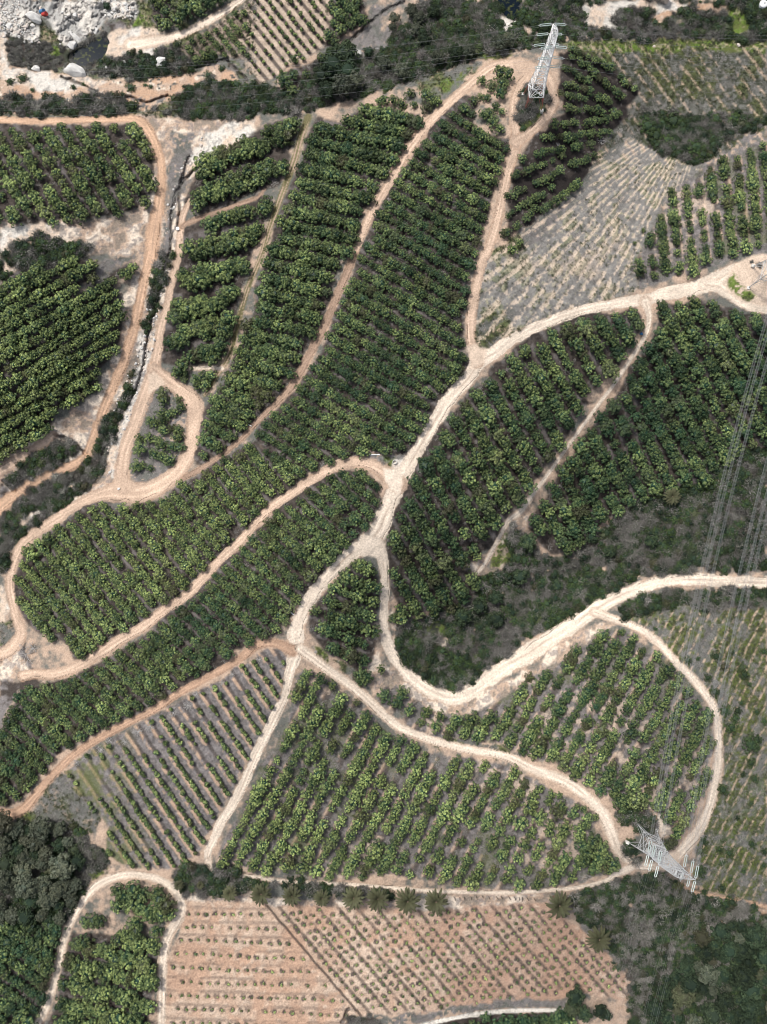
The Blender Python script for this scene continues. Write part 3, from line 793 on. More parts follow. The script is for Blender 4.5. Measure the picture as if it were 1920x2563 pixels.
# single placed trees
SINGLE = [("tear-shaped plot inside the hairpin", [(300 + a * .14484, 940 + b * .14484, c * .14484) for a, b, c in
           [(730, 290, 115), (740, 440, 105), (1000, 410, 85), (1050, 550, 85), (720, 650, 110), (840, 680, 90), (950, 620, 90), (520, 780, 95), (620, 850, 100), (740, 780, 100), (760, 940, 110), (900, 920, 95), (1000, 940, 90),
            (1040, 1050, 85), (960, 1070, 85), (330, 1080, 85), (500, 1080, 95), (620, 1130, 95), (360, 1260, 140), (750, 1210, 115), (900, 1230, 95), (1030, 1240, 95), (600, 1350, 105), (720, 1410, 105), (850, 1450, 115), (280, 1560, 115), (510, 1590, 80), (370, 1560, 65)]]),
          ("clumps above the grassy bank", P("B:830,650,38 890,645,40 950,665,40 800,655,30 1000,600,36 1100,610,40 1140,640,42 1180,650,36 1110,690,42 1025,680,26")),
          ("triangle beside the first pylon", P("B:1470,520,38 1530,550,40 1590,470,55 1640,480,48 1600,540,48 1590,600,46 1520,730,46 1480,740,40 1540,780,44 1560,690,30 1600,720,28 1590,830,34 1460,620,26 1500,630,30")),
          ("pair beside the grassy track", P("D:1140,760,38 1180,755,40 1190,795,30 1270,800,40 1320,790,48 1370,775,42 1330,840,40 1280,845,34")),
          ("clump under the lower-left bend", P("J:800,830,55 860,790,60 910,830,55 850,890,60 770,880,55 900,900,48 760,800,48 960,930,55 1020,860,60 1080,880,60 1040,950,55 1100,940,48 990,970,45 1020,800,40 600,990,50 560,1000,38 650,990,42 870,1000,50 890,1060,48 1010,1050,45")),
          ("lone trees by the white road", P("H:810,1025,32 890,700,32 700,1090,38 1885,740,20 G:1610,850,36 L:810,210,55 850,240,40 720,210,45 690,230,38 1035,480,42 1010,500,30 475,265,24 545,320,24 310,175,22 C:855,1490,18 800,1575,14 50,1570,30 15,1620,38 F:810,25,16 I:1150,970,0 ")),
          ("lower cluster beside the hairpin", P("L:470,500,50 530,480,52 590,520,50 500,560,55 560,580,52 620,580,48 460,600,48 540,640,48 600,640,46"))]
for bn, lst in SINGLE:
    k = 0
    for x, y, r in lst:
        if r < 4:
            continue
        TREES.append(dict(x=x, y=y, r=r, tint=float(np.clip(.45 + rng.normal(0, .15), 0, 1)), block=bn, row=None, idx=k, n=len(lst), horiz=True))
        k += 1

# young hedge rows of the grey field
YOUNG = []
YF = P("G:1657,960 1540,1010 1430,1090 1250,1180 1050,1290 900,1380 700,1480 560,1570 470,1640 J:420,30 400,100 500,180 640,300 700,400 690,550 860,650 1000,650 1150,645 1220,600 1300,540 1330,430 1390,330 1470,200 1540,60 1580,0 G:1657,1560 H:0,1480 100,1330 180,1150 200,960 170,890 60,900 0,930")
sl, m = area(YF, .6)
a = math.radians(56)
w = -GX[sl] * math.sin(a) + GY[sl] * math.cos(a)
v0 = min(-p[0] * math.sin(a) + p[1] * math.cos(a) for p in YF)
ph = ((w - v0 + (N2[sl] - .5) * 5) / 30.0) % 1
c = C['litter'] * (.6 + .65 * N4[sl][..., None])
n = N3[sl] * .5 + N2[sl] * .5
f = (1 - sm(np.abs(((ph + .75) % 1) - .5) * 2, .12, .45)) * sm(n, .40, .52)
c = c * (1 - f[..., None]) + (C['orange'] * .5 + C['tan'] * .5) * f[..., None]
f = (1 - sm(np.abs(ph - .5) * 2, .15, .45)) * .7
c = c * (1 - f[..., None]) + C['mulch'] * f[..., None]
west = (1 - sm(GX[sl] * .8 + (GY[sl] - 1800) * -.15, 170, 290)) * sm(n, .36, .56)
c = c * (1 - west[..., None] * .7) + C['grass'] * west[..., None] * .7
paint(sl, m * (1 - ROAD[sl]), c)
kk = 0
for k, us, px, py in row_points(YF, 56, 30.0, 10.5, .12):
    dens = sm(px * .8 + (py - 1800) * .45, 40, 300) * (.25 + .75 * sm(py - 1650 - (640 - px) * .66, 15, 110))
    g = vnoise(px, py, 45, 3)
    keep = (g < .45 + .35 * dens) & (rng.random(len(px)) < .35 + .65 * dens) & (sample(ROAD, px, py) < .1)
    px, py = px[keep], py[keep]
    o = np.argsort(py)
    for q, i in enumerate(o):
        YOUNG.append(dict(x=px[i], y=py[i], r=rng.uniform(5.5, 8.6), tint=float(np.clip(.5 + rng.normal(0, .15), 0, 1)), row=kk, idx=q, n=len(o), block="grey field of young rows", horiz=False))
    kk += len(o) > 0
# younger small trees between bare soil strips at the top
TF = P("A:1520,90 1600,10 1657,-60 B:480,-60 500,100 440,300 330,390 200,430 150,480 0,560 A:1657,480 1580,380 1430,350 1240,400 1160,310 1250,250 1370,180 1480,110")
sl, m = area(TF, .5)
a = math.radians(51)
w = -GX[sl] * math.sin(a) + GY[sl] * math.cos(a)
v0 = min(-p[0] * math.sin(a) + p[1] * math.cos(a) for p in TF)
ph = ((w - v0) / 21.0) % 1
c = C['dust'] * .75 * (.8 + .4 * N4[sl][..., None])
f = (1 - sm(np.abs(ph - .5) * 2, .3, .6)) * .9
c = c * (1 - f[..., None]) + C['mulch'] * 1.3 * f[..., None]
f = (1 - sm(GX[sl], 480, 640))
c = c * (1 - f[..., None] * .6) + C['mulch'] * f[..., None] * .6
paint(sl, m * (1 - ROAD[sl]), c)
kk = 0
for k, us, px, py in row_points(TF, 51, 21.0, 17, .15):
    keep = (sample(ROAD, px, py) < .1) & (rng.random(len(px)) < .92)
    px, py = px[keep], py[keep]
    o = np.argsort(py)
    for q, i in enumerate(o):
        big = px[i] < 640 - (py[i] - 30) * .05 - rng.random() * 60 or rng.random() < .05
        if big:
            TREES.append(dict(x=px[i], y=py[i], r=rng.uniform(8, 13), tint=float(np.clip(.6 + rng.normal(0, .15), 0, 1)), block="striped plot behind the hollow", row=None, idx=0, n=1, horiz=False))
        else:
            YOUNG.append(dict(x=px[i], y=py[i], r=rng.uniform(4.5, 8.5), tint=float(np.clip(.6 + rng.normal(0, .2), 0, 1)), row=kk, idx=q, n=len(o), block="striped plot behind the hollow", horiz=False))
    kk += len(o) > 0
# saplings of the bare lower field
SAPS = []
SL_ = P("J:1230,900 1657,910 K:70,930 300,1200 620,1570 540,1680 J:1090,1680 1100,1300 1170,1080")
SR_ = P("K:110,925 560,920 900,950 1150,930 1657,900 L:200,910 330,1000 430,1080 580,1210 720,1340 740,1430 690,1480 450,1430 330,1470 0,1490 K:1600,1500 1250,1550 850,1570 660,1540")
kk = 0
for poly, ang, rg, tg, nm in ((SL_, 2, 34.5, 22.5, "level rows, bare lower field"), (SR_, 49.5, 18.5, 20.5, "slanting rows, bare lower field")):
    kk = 0
    for k, us, px, py in row_points(poly, ang, rg, tg, .07):
        keep = rng.random(len(px)) < .95
        px, py = px[keep] + rng.normal(0, .9, keep.sum()), py[keep] + rng.normal(0, .9, keep.sum())
        o = np.argsort(px)
        for q, i in enumerate(o):
            SAPS.append(dict(x=px[i], y=py[i], r=rng.uniform(2.6, 4.8), tint=float(np.clip(.55 + rng.normal(0, .2), 0, 1)), row=kk, idx=q, n=len(o), block=nm, horiz=True))
        kk += len(o) > 0
for t in SAPS:  # watering basin of damp crumbly soil round each sapling
    sl = bbox([(t['x'], t['y'])], 14)
    dx, dy = GX[sl] - t['x'] + 2, GY[sl] - t['y'] + 2
    rr = np.hypot(dx, dy * 1.05) + (N4[sl] - .5) * 7
    f = (1 - sm(rr, 4.5, 8.5)) * rng.uniform(.45, 1.0) * (.75 + .5 * N5[sl])
    f = np.clip(f, 0, 1)
    CV[sl] = CV[sl] * (1 - f[..., None]) + C['mulch'] * 1.4 * f[..., None]
    HGT[sl] -= f * .12

# ------------------------------------------------------------------ materials
def mat(name):
    m = bpy.data.materials.new(name)
    m.use_nodes = True
    nt = m.node_tree
    b = nt.nodes['Principled BSDF']
    return m, nt, b


def nn(nt, typ, **kw):
    n = nt.nodes.new(typ)
    for k, v in kw.items():
        setattr(n, k, v)
    return n


def plain(name, col, rough=.7, metal=0.0, scale=3.0, var=.25, spec=.3, bump=.0):
    m, nt, b = mat(name)
    tc = nn(nt, 'ShaderNodeTexCoord')
    ns = nn(nt, 'ShaderNodeTexNoise')
    ns.inputs['Scale'].default_value = scale
    ns.inputs['Detail'].default_value = 6
    mp = nn(nt, 'ShaderNodeMapRange')
    mp.inputs['From Min'].default_value = .3
    mp.inputs['From Max'].default_value = .7
    mp.inputs['To Min'].default_value = 1 - var
    mp.inputs['To Max'].default_value = 1 + var
    mx = nn(nt, 'ShaderNodeVectorMath', operation='SCALE')
    mx.inputs[0].default_value = col
    nt.links.new(tc.outputs['Object'], ns.inputs['Vector'])
    nt.links.new(ns.outputs[0], mp.inputs[0])
    nt.links.new(mp.outputs[0], mx.inputs['Scale'])
    nt.links.new(mx.outputs[0], b.inputs['Base Color'])
    b.inputs['Roughness'].default_value = rough
    b.inputs['Metallic'].default_value = metal
    b.inputs['Specular IOR Level'].default_value = spec
    if bump:
        bp = nn(nt, 'ShaderNodeBump')
        bp.inputs['Strength'].default_value = bump
        bp.inputs['Distance'].default_value = .15
        nt.links.new(ns.outputs[0], bp.inputs['Height'])
        nt.links.new(bp.outputs[0], b.inputs['Normal'])
    return m


def ground_mat():
    m, nt, b = mat("soil")
    at = nn(nt, 'ShaderNodeAttribute', attribute_name="soil")
    tc = nn(nt, 'ShaderNodeTexCoord')
    n1 = nn(nt, 'ShaderNodeTexNoise')
    n1.inputs['Scale'].default_value = 2.2
    n1.inputs['Detail'].default_value = 8
    n1.inputs['Roughness'].default_value = .65
    mp = nn(nt, 'ShaderNodeMapRange')
    mp.inputs['From Min'].default_value = .3
    mp.inputs['From Max'].default_value = .7
    mp.inputs['To Min'].default_value = .72
    mp.inputs['To Max'].default_value = 1.25
    sc = nn(nt, 'ShaderNodeVectorMath', operation='SCALE')
    bp = nn(nt, 'ShaderNodeBump')
    bp.inputs['Strength'].default_value = .7
    bp.inputs['Distance'].default_value = .25
    nt.links.new(tc.outputs['Object'], n1.inputs['Vector'])
    nt.links.new(n1.outputs[0], mp.inputs[0])
    nt.links.new(at.outputs['Color'], sc.inputs[0])
    nt.links.new(mp.outputs[0], sc.inputs['Scale'])
    nt.links.new(sc.outputs[0], b.inputs['Base Color'])
    nt.links.new(n1.outputs[0], bp.inputs['Height'])
    nt.links.new(bp.outputs[0], b.inputs['Normal'])
    b.inputs['Roughness'].default_value = .95
    b.inputs['Specular IOR Level'].default_value = .1
    return m


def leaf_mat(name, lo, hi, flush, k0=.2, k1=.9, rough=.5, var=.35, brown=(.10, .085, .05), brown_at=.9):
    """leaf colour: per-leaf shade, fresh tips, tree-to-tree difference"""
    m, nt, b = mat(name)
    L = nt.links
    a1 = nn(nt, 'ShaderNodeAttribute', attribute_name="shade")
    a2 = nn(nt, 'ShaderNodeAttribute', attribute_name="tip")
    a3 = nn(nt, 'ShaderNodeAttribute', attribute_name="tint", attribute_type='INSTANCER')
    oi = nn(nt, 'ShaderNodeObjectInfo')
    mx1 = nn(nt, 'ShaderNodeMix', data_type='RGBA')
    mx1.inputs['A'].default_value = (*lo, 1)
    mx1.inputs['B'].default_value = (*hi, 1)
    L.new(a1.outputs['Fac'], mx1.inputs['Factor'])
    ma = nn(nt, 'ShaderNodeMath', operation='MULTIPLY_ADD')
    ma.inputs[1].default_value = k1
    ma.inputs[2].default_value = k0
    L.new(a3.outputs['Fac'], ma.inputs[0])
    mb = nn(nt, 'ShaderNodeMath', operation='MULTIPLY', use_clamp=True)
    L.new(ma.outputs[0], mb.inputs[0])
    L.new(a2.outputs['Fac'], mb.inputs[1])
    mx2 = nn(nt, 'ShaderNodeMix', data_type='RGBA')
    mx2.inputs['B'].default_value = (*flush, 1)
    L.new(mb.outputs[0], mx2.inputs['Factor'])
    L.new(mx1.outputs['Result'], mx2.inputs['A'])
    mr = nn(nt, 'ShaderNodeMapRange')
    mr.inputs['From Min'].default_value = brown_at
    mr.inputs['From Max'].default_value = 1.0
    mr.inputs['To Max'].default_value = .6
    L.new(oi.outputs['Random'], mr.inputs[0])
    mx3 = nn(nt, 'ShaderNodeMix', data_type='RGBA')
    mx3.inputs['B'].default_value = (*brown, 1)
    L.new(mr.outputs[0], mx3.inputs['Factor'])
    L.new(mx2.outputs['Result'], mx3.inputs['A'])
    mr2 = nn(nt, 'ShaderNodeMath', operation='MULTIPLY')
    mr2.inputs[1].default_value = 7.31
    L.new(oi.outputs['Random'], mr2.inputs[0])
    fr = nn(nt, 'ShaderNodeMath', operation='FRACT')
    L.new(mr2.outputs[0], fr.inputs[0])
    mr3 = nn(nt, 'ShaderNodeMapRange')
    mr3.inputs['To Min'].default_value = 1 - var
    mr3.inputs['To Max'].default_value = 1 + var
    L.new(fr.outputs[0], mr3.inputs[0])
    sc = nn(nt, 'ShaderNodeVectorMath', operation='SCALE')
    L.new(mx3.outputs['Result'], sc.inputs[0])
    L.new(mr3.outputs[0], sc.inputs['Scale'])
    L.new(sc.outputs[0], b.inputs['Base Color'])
    b.inputs['Roughness'].default_value = rough
    b.inputs['Specular IOR Level'].default_value = .25
    return m


M = dict(
    soil=ground_mat(),
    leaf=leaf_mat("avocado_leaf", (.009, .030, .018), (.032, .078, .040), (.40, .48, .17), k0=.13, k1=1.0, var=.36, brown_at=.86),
    gum=leaf_mat("gum_leaf", (.035, .05, .035), (.11, .125, .09), (.15, .15, .09), var=.3),
    dgreen=leaf_mat("scrub_leaf", (.016, .032, .016), (.052, .08, .033), (.10, .16, .045), var=.4, rough=.75),
    wood=leaf_mat("ravine_leaf", (.010, .022, .013), (.036, .058, .032), (.08, .11, .05), var=.4, rough=.8),
    grey=leaf_mat("grey_twig", (.08, .077, .07), (.27, .26, .245), (.12, .15, .07), k0=.0, k1=.6, var=.35, brown=(.09, .07, .06)),
    grassleaf=leaf_mat("grass_leaf", (.045, .062, .03), (.11, .125, .065), (.17, .165, .11), k1=.5, var=.4, brown_at=.7, brown=(.15, .14, .11)),
    palm=leaf_mat("palm_leaf", (.007, .022, .010), (.036, .075, .026), (.09, .13, .045), k0=.05, k1=.4, rough=.75, var=.15, brown_at=2.0),
    bark=plain("bark", (.12, .095, .075), .9, scale=6),
    palmbark=plain("palm_bark", (.13, .10, .075), .9, scale=5),
    deadwood=plain("bleached_wood", (.34, .33, .32), .85, scale=4),
    steel=plain("galvanised_paint", (.80, .80, .80), .5, 0, 2.0, .12),
    steelgrey=plain("weathered_steel", (.43, .44, .45), .5, .05, 2.0, .2),
    redsteel=plain("red_oxide_steel", (.36, .15, .12), .6, 0, 2.0, .25),
    glass=plain("glass_insulator", (.40, .48, .46), .25, 0, 6.0, .15, .6),
    concrete=plain("concrete", (.55, .54, .51), .85, 0, 3.0, .15),
    wire=plain("aluminium_wire", (.30, .31, .32), .5, .3, 1.0, .1),
    stone=plain("granite", (.56, .55, .53), .9, 0, 1.6, .3, .2, .5),
    stonewarm=plain("sandstone", (.56, .50, .45), .9, 0, 1.4, .3, .2, .5),
    post=plain("old_timber", (.10, .085, .07), .9, 0, 4.0, .3),
    white=plain("white_plastic", (.75, .77, .78), .45, 0, 3.0, .08),
    redp=plain("red_plastic", (.42, .05, .04), .45, 0, 3.0, .2),
    bluep=plain("blue_plastic", (.05, .16, .33), .45, 0, 3.0, .2),
    dark=plain("dark_rubber", (.03, .03, .03), .8, 0, 3.0, .2),
)
mw, nt, b = mat("pond_water")
b.inputs['Base Color'].default_value = (.006, .011, .018, 1)
b.inputs['Roughness'].default_value = .12
b.inputs['Specular IOR Level'].default_value = .06
b.inputs['IOR'].default_value = 1.33
ns = nn(nt, 'ShaderNodeTexNoise')
ns.inputs['Scale'].default_value = .9
ns.inputs['Detail'].default_value = 8
cr = nn(nt, 'ShaderNodeValToRGB')
cr.color_ramp.elements[0].position = .52
cr.color_ramp.elements[0].color = (.006, .011, .018, 1)
cr.color_ramp.elements[1].position = .68
cr.color_ramp.elements[1].color = (.07, .08, .03, 1)
tc = nn(nt, 'ShaderNodeTexCoord')
nt.links.new(tc.outputs['Object'], ns.inputs['Vector'])
nt.links.new(ns.outputs[0], cr.inputs[0])
nt.links.new(cr.outputs[0], b.inputs['Base Color'])
M['water'] = mw
ms, nt, b = mat("striped_roof_sheet")
wv = nn(nt, 'ShaderNodeTexWave')
wv.inputs['Scale'].default_value = .9
cr = nn(nt, 'ShaderNodeValToRGB')
cr.color_ramp.elements[0].position = .45
cr.color_ramp.elements[0].color = (.62, .60, .58, 1)
cr.color_ramp.elements[1].position = .55
cr.color_ramp.elements[1].color = (.42, .22, .20, 1)
tc = nn(nt, 'ShaderNodeTexCoord')
nt.links.new(tc.outputs['Object'], wv.inputs['Vector'])
nt.links.new(wv.outputs[0], cr.inputs[0])
nt.links.new(cr.outputs[0], b.inputs['Base Color'])
M['roofsheet'] = ms


# ------------------------------------------------------------------ object helpers
def mesh(name, V, F, m, attrs=None, smooth=False):
    me = bpy.data.meshes.new(name)
    me.from_pydata([tuple(v) for v in V], [], [tuple(f) for f in F])
    if attrs:
        for k, v in attrs.items():
            at = me.attributes.new(k, 'FLOAT', 'FACE')
            at.data.foreach_set('value', np.asarray(v, np.float32))
    for q in (m if isinstance(m, (list, tuple)) else [m]):
        me.materials.append(q)
    if smooth:
        me.polygons.foreach_set('use_smooth', [True] * len(me.polygons))
    me.update()
    return me


def ob(name, data, parent=None, loc=None, rot=None, scale=None, link=True):
    o = bpy.data.objects.new(name, data)
    if link:
        COL.objects.link(o)
    if parent:
        o.parent = parent
    if loc is not None:
        o.location = loc
    if rot is not None:
        o.rotation_euler = rot
    if scale is not None:
        o.scale = scale
    return o


def tag(o, label, cat, group=None, tint=None):
    o["label"] = label
    o["category"] = cat
    if group:
        o["group"] = group
    if tint is not None:
        o["tint"] = float(tint)
    return o


def ordn(n):
    w = "first second third fourth fifth sixth seventh eighth ninth tenth eleventh twelfth".split()
    n += 1
    if n <= 12:
        return w[n - 1]
    suf = 'th' if 10 <= n % 100 <= 20 else {1: 'st', 2: 'nd', 3: 'rd'}.get(n % 10, 'th')
    return f"{n}{suf}"


# ------------------------------------------------------------------ terrain
def big_axis(a, lo, hi):
    pre = a[0] - np.cumsum(np.geomspace(20, 2600, 22))
    post = a[-1] + np.cumsum(np.geomspace(20, 2600, 22))
    return np.r_[pre[::-1], a, post], len(pre)


PONDS = [("pond", "A:440,370 500,325 560,300 610,270 660,250 690,280 690,330 665,370 640,400 590,420 530,432 480,410"), ("pond", "B:1575,-120 1572,40 1600,90 1657,130 C:20,140 60,60 70,-120")]
POND_Z = []
for nm_, s_ in PONDS:
    pl = P(s_)
    sl = bbox(pl, 60)
    ins = inpoly(GX[sl], GY[sl], pl)
    z_ = float(HGT[sl][ins].mean())
    mm = blur(ins.astype(float), 14)
    f = sm(mm, .02, .75)
    HGT[sl] = HGT[sl] * (1 - f) + (z_ - 1.4) * f
    POND_Z.append(z_ - .75)
    mk = sm(mm, .3, .6)[..., None]
    CV[sl] = CV[sl] * (1 - mk) + C['mud'] * .6 * mk
    for k_ in KM:
        KM[k_][sl] *= 1 - sm(mm, .5, .8)
fx_, nx_ = big_axis(gx, 0, 0)
fy_, ny_ = big_axis(gy, 0, 0)
FX, FY = np.meshgrid(fx_, fy_)
cx, cy = np.clip(FX, gx[0], gx[-1]), np.clip(FY, gy[0], gy[-1])
ix = np.clip(((cx + MARG) / STEP).round().astype(int), 0, NX - 1)
iy = np.clip(((cy + MARG) / STEP).round().astype(int), 0, NY - 1)
out_d = np.hypot(FX - cx, FY - cy)
FH = HGT[iy, ix] * np.exp(-out_d / 900.0) + (fbm(FX, FY, 420, 2) - .5) * np.minimum(out_d / 40.0, 26)
FC = CV[iy, ix]
ob_ = (out_d > 0)[..., None]
fn = fbm(FX, FY, 90, 1)[..., None]
FC = np.where(ob_, (C['weed'] * .8) * (1 - sm(fn, .4, .6)) + C['tan'] * sm(fn, .4, .6), FC)
FR = np.where(out_d > 0, 0, ROAD[iy, ix])
TX, TY = ground_xy(FX, FY, FH)
ny, nx = FX.shape
VV = np.stack([TX, TY, FH], -1).reshape(-1, 3).astype(np.float32)
CCf = np.clip(np.concatenate([FC, np.ones((ny, nx, 1))], -1).reshape(-1, 4), 0, 1).astype(np.float32)
jj, ii = np.meshgrid(np.arange(ny - 1), np.arange(nx - 1), indexing='ij')
a0 = jj * nx + ii
Q = np.stack([a0 + nx, a0 + nx + 1, a0 + 1, a0], -1).reshape(-1, 4)
isroad = (FR[:-1, :-1] + FR[1:, :-1] + FR[:-1, 1:] + FR[1:, 1:]).reshape(-1) > 2.0


def sheet(name, sel):
    q = Q[sel]
    used, inv = np.unique(q.reshape(-1), return_inverse=True)
    me = bpy.data.meshes.new(name)
    me.vertices.add(len(used))
    me.vertices.foreach_set('co', VV[used].reshape(-1))
    me.loops.add(q.size)
    me.loops.foreach_set('vertex_index', inv.astype(np.int32).reshape(-1))
    me.polygons.add(len(q))
    me.polygons.foreach_set('loop_start', np.arange(0, q.size, 4, dtype=np.int32))
    me.polygons.foreach_set('use_smooth', np.ones(len(q), bool))
    at = me.color_attributes.new("soil", 'FLOAT_COLOR', 'POINT')
    at.data.foreach_set('color', CCf[used].reshape(-1))
    me.materials.append(M['soil'])
    me.update(calc_edges=True)
    o = ob(name, me)
    o["kind"] = "structure"
    return o


sheet("ground", ~isroad)
sheet("dirt_road", isroad)


for (nm_, s_), z_ in zip(PONDS, POND_Z):
    pl = P(s_)
    qx = np.array([p[0] for p in pl])
    qy = np.array([p[1] for p in pl])
    ccx, ccy = qx.mean(), qy.mean()
    pts = spline([((x - ccx) * 1.18 + ccx, (y - ccy) * 1.18 + ccy) for x, y in zip(list(qx) + [qx[0]], list(qy) + [qy[0]])], 5)[:-1]
    X, Y = ground_xy(pts[:, 0], pts[:, 1], z_)
    me = mesh(nm_, [(x, y, z_) for x, y in zip(X, Y)], [list(range(len(X)))], M['water'])
    if me.polygons[0].normal.z < 0:
        me.flip_normals()
    o = ob(nm_, me)
    o["kind"] = "structure"

# ------------------------------------------------------------------ plant meshes
def leaf_quads(pos, nrm, size, r, asp=.55):
    n = len(pos)
    nrm = nrm / np.linalg.norm(nrm, axis=1, keepdims=True)
    t = np.cross(nrm, r.normal(size=(n, 3)))
    t /= np.linalg.norm(t, axis=1, keepdims=True)
    b2 = np.cross(nrm, t)
    s = np.asarray(size).reshape(-1, 1)
    V = np.stack([pos + t * s, pos + b2 * s * asp + nrm * s * .12, pos - t * s, pos - b2 * s * asp + nrm * s * .12], 1).reshape(-1, 3)
    F = np.arange(n * 4).reshape(n, 4)
    return V, F


def blob(r, rad, cz, squash=.8, sub=2, amp=.2):
    import bmesh
    bm = bmesh.new()
    bmesh.ops.create_icosphere(bm, subdivisions=sub, radius=1)
    ph = r.uniform(0, 6, 6)
    V = []
    for v in bm.verts:
        c = v.co
        k = 1 + amp * (math.sin(c.x * 4 + ph[0]) * math.sin(c.y * 4 + ph[1]) + .6 * math.sin(c.z * 5 + ph[2] + c.x * 3))
        V.append((c.x * rad * k, c.y * rad * k, cz + c.z * rad * squash * k))
    bm.verts.index_update()
    F = [[v.index for v in f.verts] for f in bm.faces]
    bm.free()
    return V, F


def crown_arrays(seed, lobes=21, per=64, leaf=.072, dome=.85, base=.55, lr=(.17, .29), spread=.92, core=.52, up=.35):
    r = np.random.default_rng(seed)
    V, F, S, T = [], [], [], []
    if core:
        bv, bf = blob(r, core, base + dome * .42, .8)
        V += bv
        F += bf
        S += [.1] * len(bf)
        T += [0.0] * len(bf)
    for k in range(lobes):
        ang = k * 2.4 + r.uniform(-.4, .4)
        rho = spread * math.sqrt((k + .4) / lobes) * r.uniform(.85, 1.15)
        z = base + dome * math.sqrt(max(0, 1 - (rho / 1.05) ** 2)) * r.uniform(.75, 1.05) - .15
        c = np.array([rho * math.cos(ang), rho * math.sin(ang), z])
        R = r.uniform(*lr)
        d = r.normal(size=(per, 3))
        out = np.array([c[0], c[1], .55 + up])
        d = d / np.linalg.norm(d, axis=1, keepdims=True) + .55 * out / np.linalg.norm(out)
        d /= np.linalg.norm(d, axis=1, keepdims=True)
        pos = c + d * R * r.uniform(.72, 1.08, (per, 1))
        nv = d + r.normal(0, .45, (per, 3))
        lv, lf = leaf_quads(pos, nv, leaf * r.uniform(.7, 1.3, per), r)
        F += (lf + len(V)).tolist()
        V += lv.tolist()
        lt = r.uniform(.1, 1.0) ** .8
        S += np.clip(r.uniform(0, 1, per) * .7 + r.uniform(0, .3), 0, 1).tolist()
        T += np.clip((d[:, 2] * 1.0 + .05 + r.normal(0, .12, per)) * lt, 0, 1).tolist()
    return V, F, S, T


def tube(V, F, pts, rads, n=5):
    b0 = len(V)
    for i, (p, rd) in enumerate(zip(pts, rads)):
        p = Vector(p)
        q = Vector(pts[min(i + 1, len(pts) - 1)]) - Vector(pts[max(i - 1, 0)])
        q.normalize()
        a = q.orthogonal().normalized()
        c = q.cross(a)
        for k in range(n):
            t = 2 * math.pi * k / n
            V.append(tuple(p + (a * math.cos(t) + c * math.sin(t)) * rd))
    for i in range(len(pts) - 1):
        for k in range(n):
            F.append([b0 + i * n + k, b0 + i * n + (k + 1) % n, b0 + (i + 1) * n + (k + 1) % n, b0 + (i + 1) * n + k])
    F.append([b0 + k for k in range(n)][::-1])
    F.append([b0 + (len(pts) - 1) * n + k for k in range(n)])


def trunk_arrays(seed, h=.75, rad=.09, limbs=4, reach=.5):
    r = np.random.default_rng(seed)
    V, F = [], []
    tube(V, F, [(0, 0, -.25), (r.uniform(-.03, .03), .02, h * .4), (0, 0, h * .8)], [rad * 1.3, rad, rad * .75], 7)
    for k in range(limbs):
        a = k * 6.283 / limbs + r.uniform(-.4, .4)
        e = (reach * math.cos(a), reach * math.sin(a), h * 1.3 + r.uniform(-.1, .2))
        tube(V, F, [(0, 0, h * .7), (e[0] * .5, e[1] * .5, h * 1.0), e], [rad * .7, rad * .45, rad * .2], 5)
    return V, F


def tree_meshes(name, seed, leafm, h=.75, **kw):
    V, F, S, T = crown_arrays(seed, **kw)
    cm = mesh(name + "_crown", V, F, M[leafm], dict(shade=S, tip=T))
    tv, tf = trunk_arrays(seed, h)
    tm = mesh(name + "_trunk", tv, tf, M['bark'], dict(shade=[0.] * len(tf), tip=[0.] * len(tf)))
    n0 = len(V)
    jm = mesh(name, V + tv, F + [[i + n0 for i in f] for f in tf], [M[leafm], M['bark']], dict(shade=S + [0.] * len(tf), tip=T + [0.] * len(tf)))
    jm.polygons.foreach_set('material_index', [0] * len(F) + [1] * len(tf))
    return cm, tm, jm


AV = [tree_meshes(f"avocado_{i}", 100 + i, 'leaf') for i in range(8)]
YV = [tree_meshes(f"young_{i}", 200 + i, 'leaf', lobes=9, per=30, leaf=.19, lr=(.3, .45), spread=.55, core=.5) for i in range(5)]
SV = []
for i in range(4):
    r = np.random.default_rng(300 + i)
    pos = r.normal(0, .38, (26, 3)) * (1, 1, .8) + (0, 0, 1.0)
    lv, lf = leaf_quads(pos, r.normal(0, .6, (26, 3)) + (0, 0, 1), r.uniform(.28, .5, 26), r)
    tv, tf = [], []
    tube(tv, tf, [(0, 0, -.3), (0, 0, 1.0)], [.07, .05], 5)
    n0 = len(lv)
    me = mesh(f"sapling_{i}", lv.tolist() + tv, lf.tolist() + [[k + n0 for k in f] for f in tf], [M['leaf'], M['bark']],
              dict(shade=r.uniform(0, 1, 26).tolist() + [0.] * len(tf), tip=r.uniform(.2, 1, 26).tolist() + [0.] * len(tf)))
    me.polygons.foreach_set('material_index', [0] * len(lf) + [1] * len(tf))
    SV.append(me)


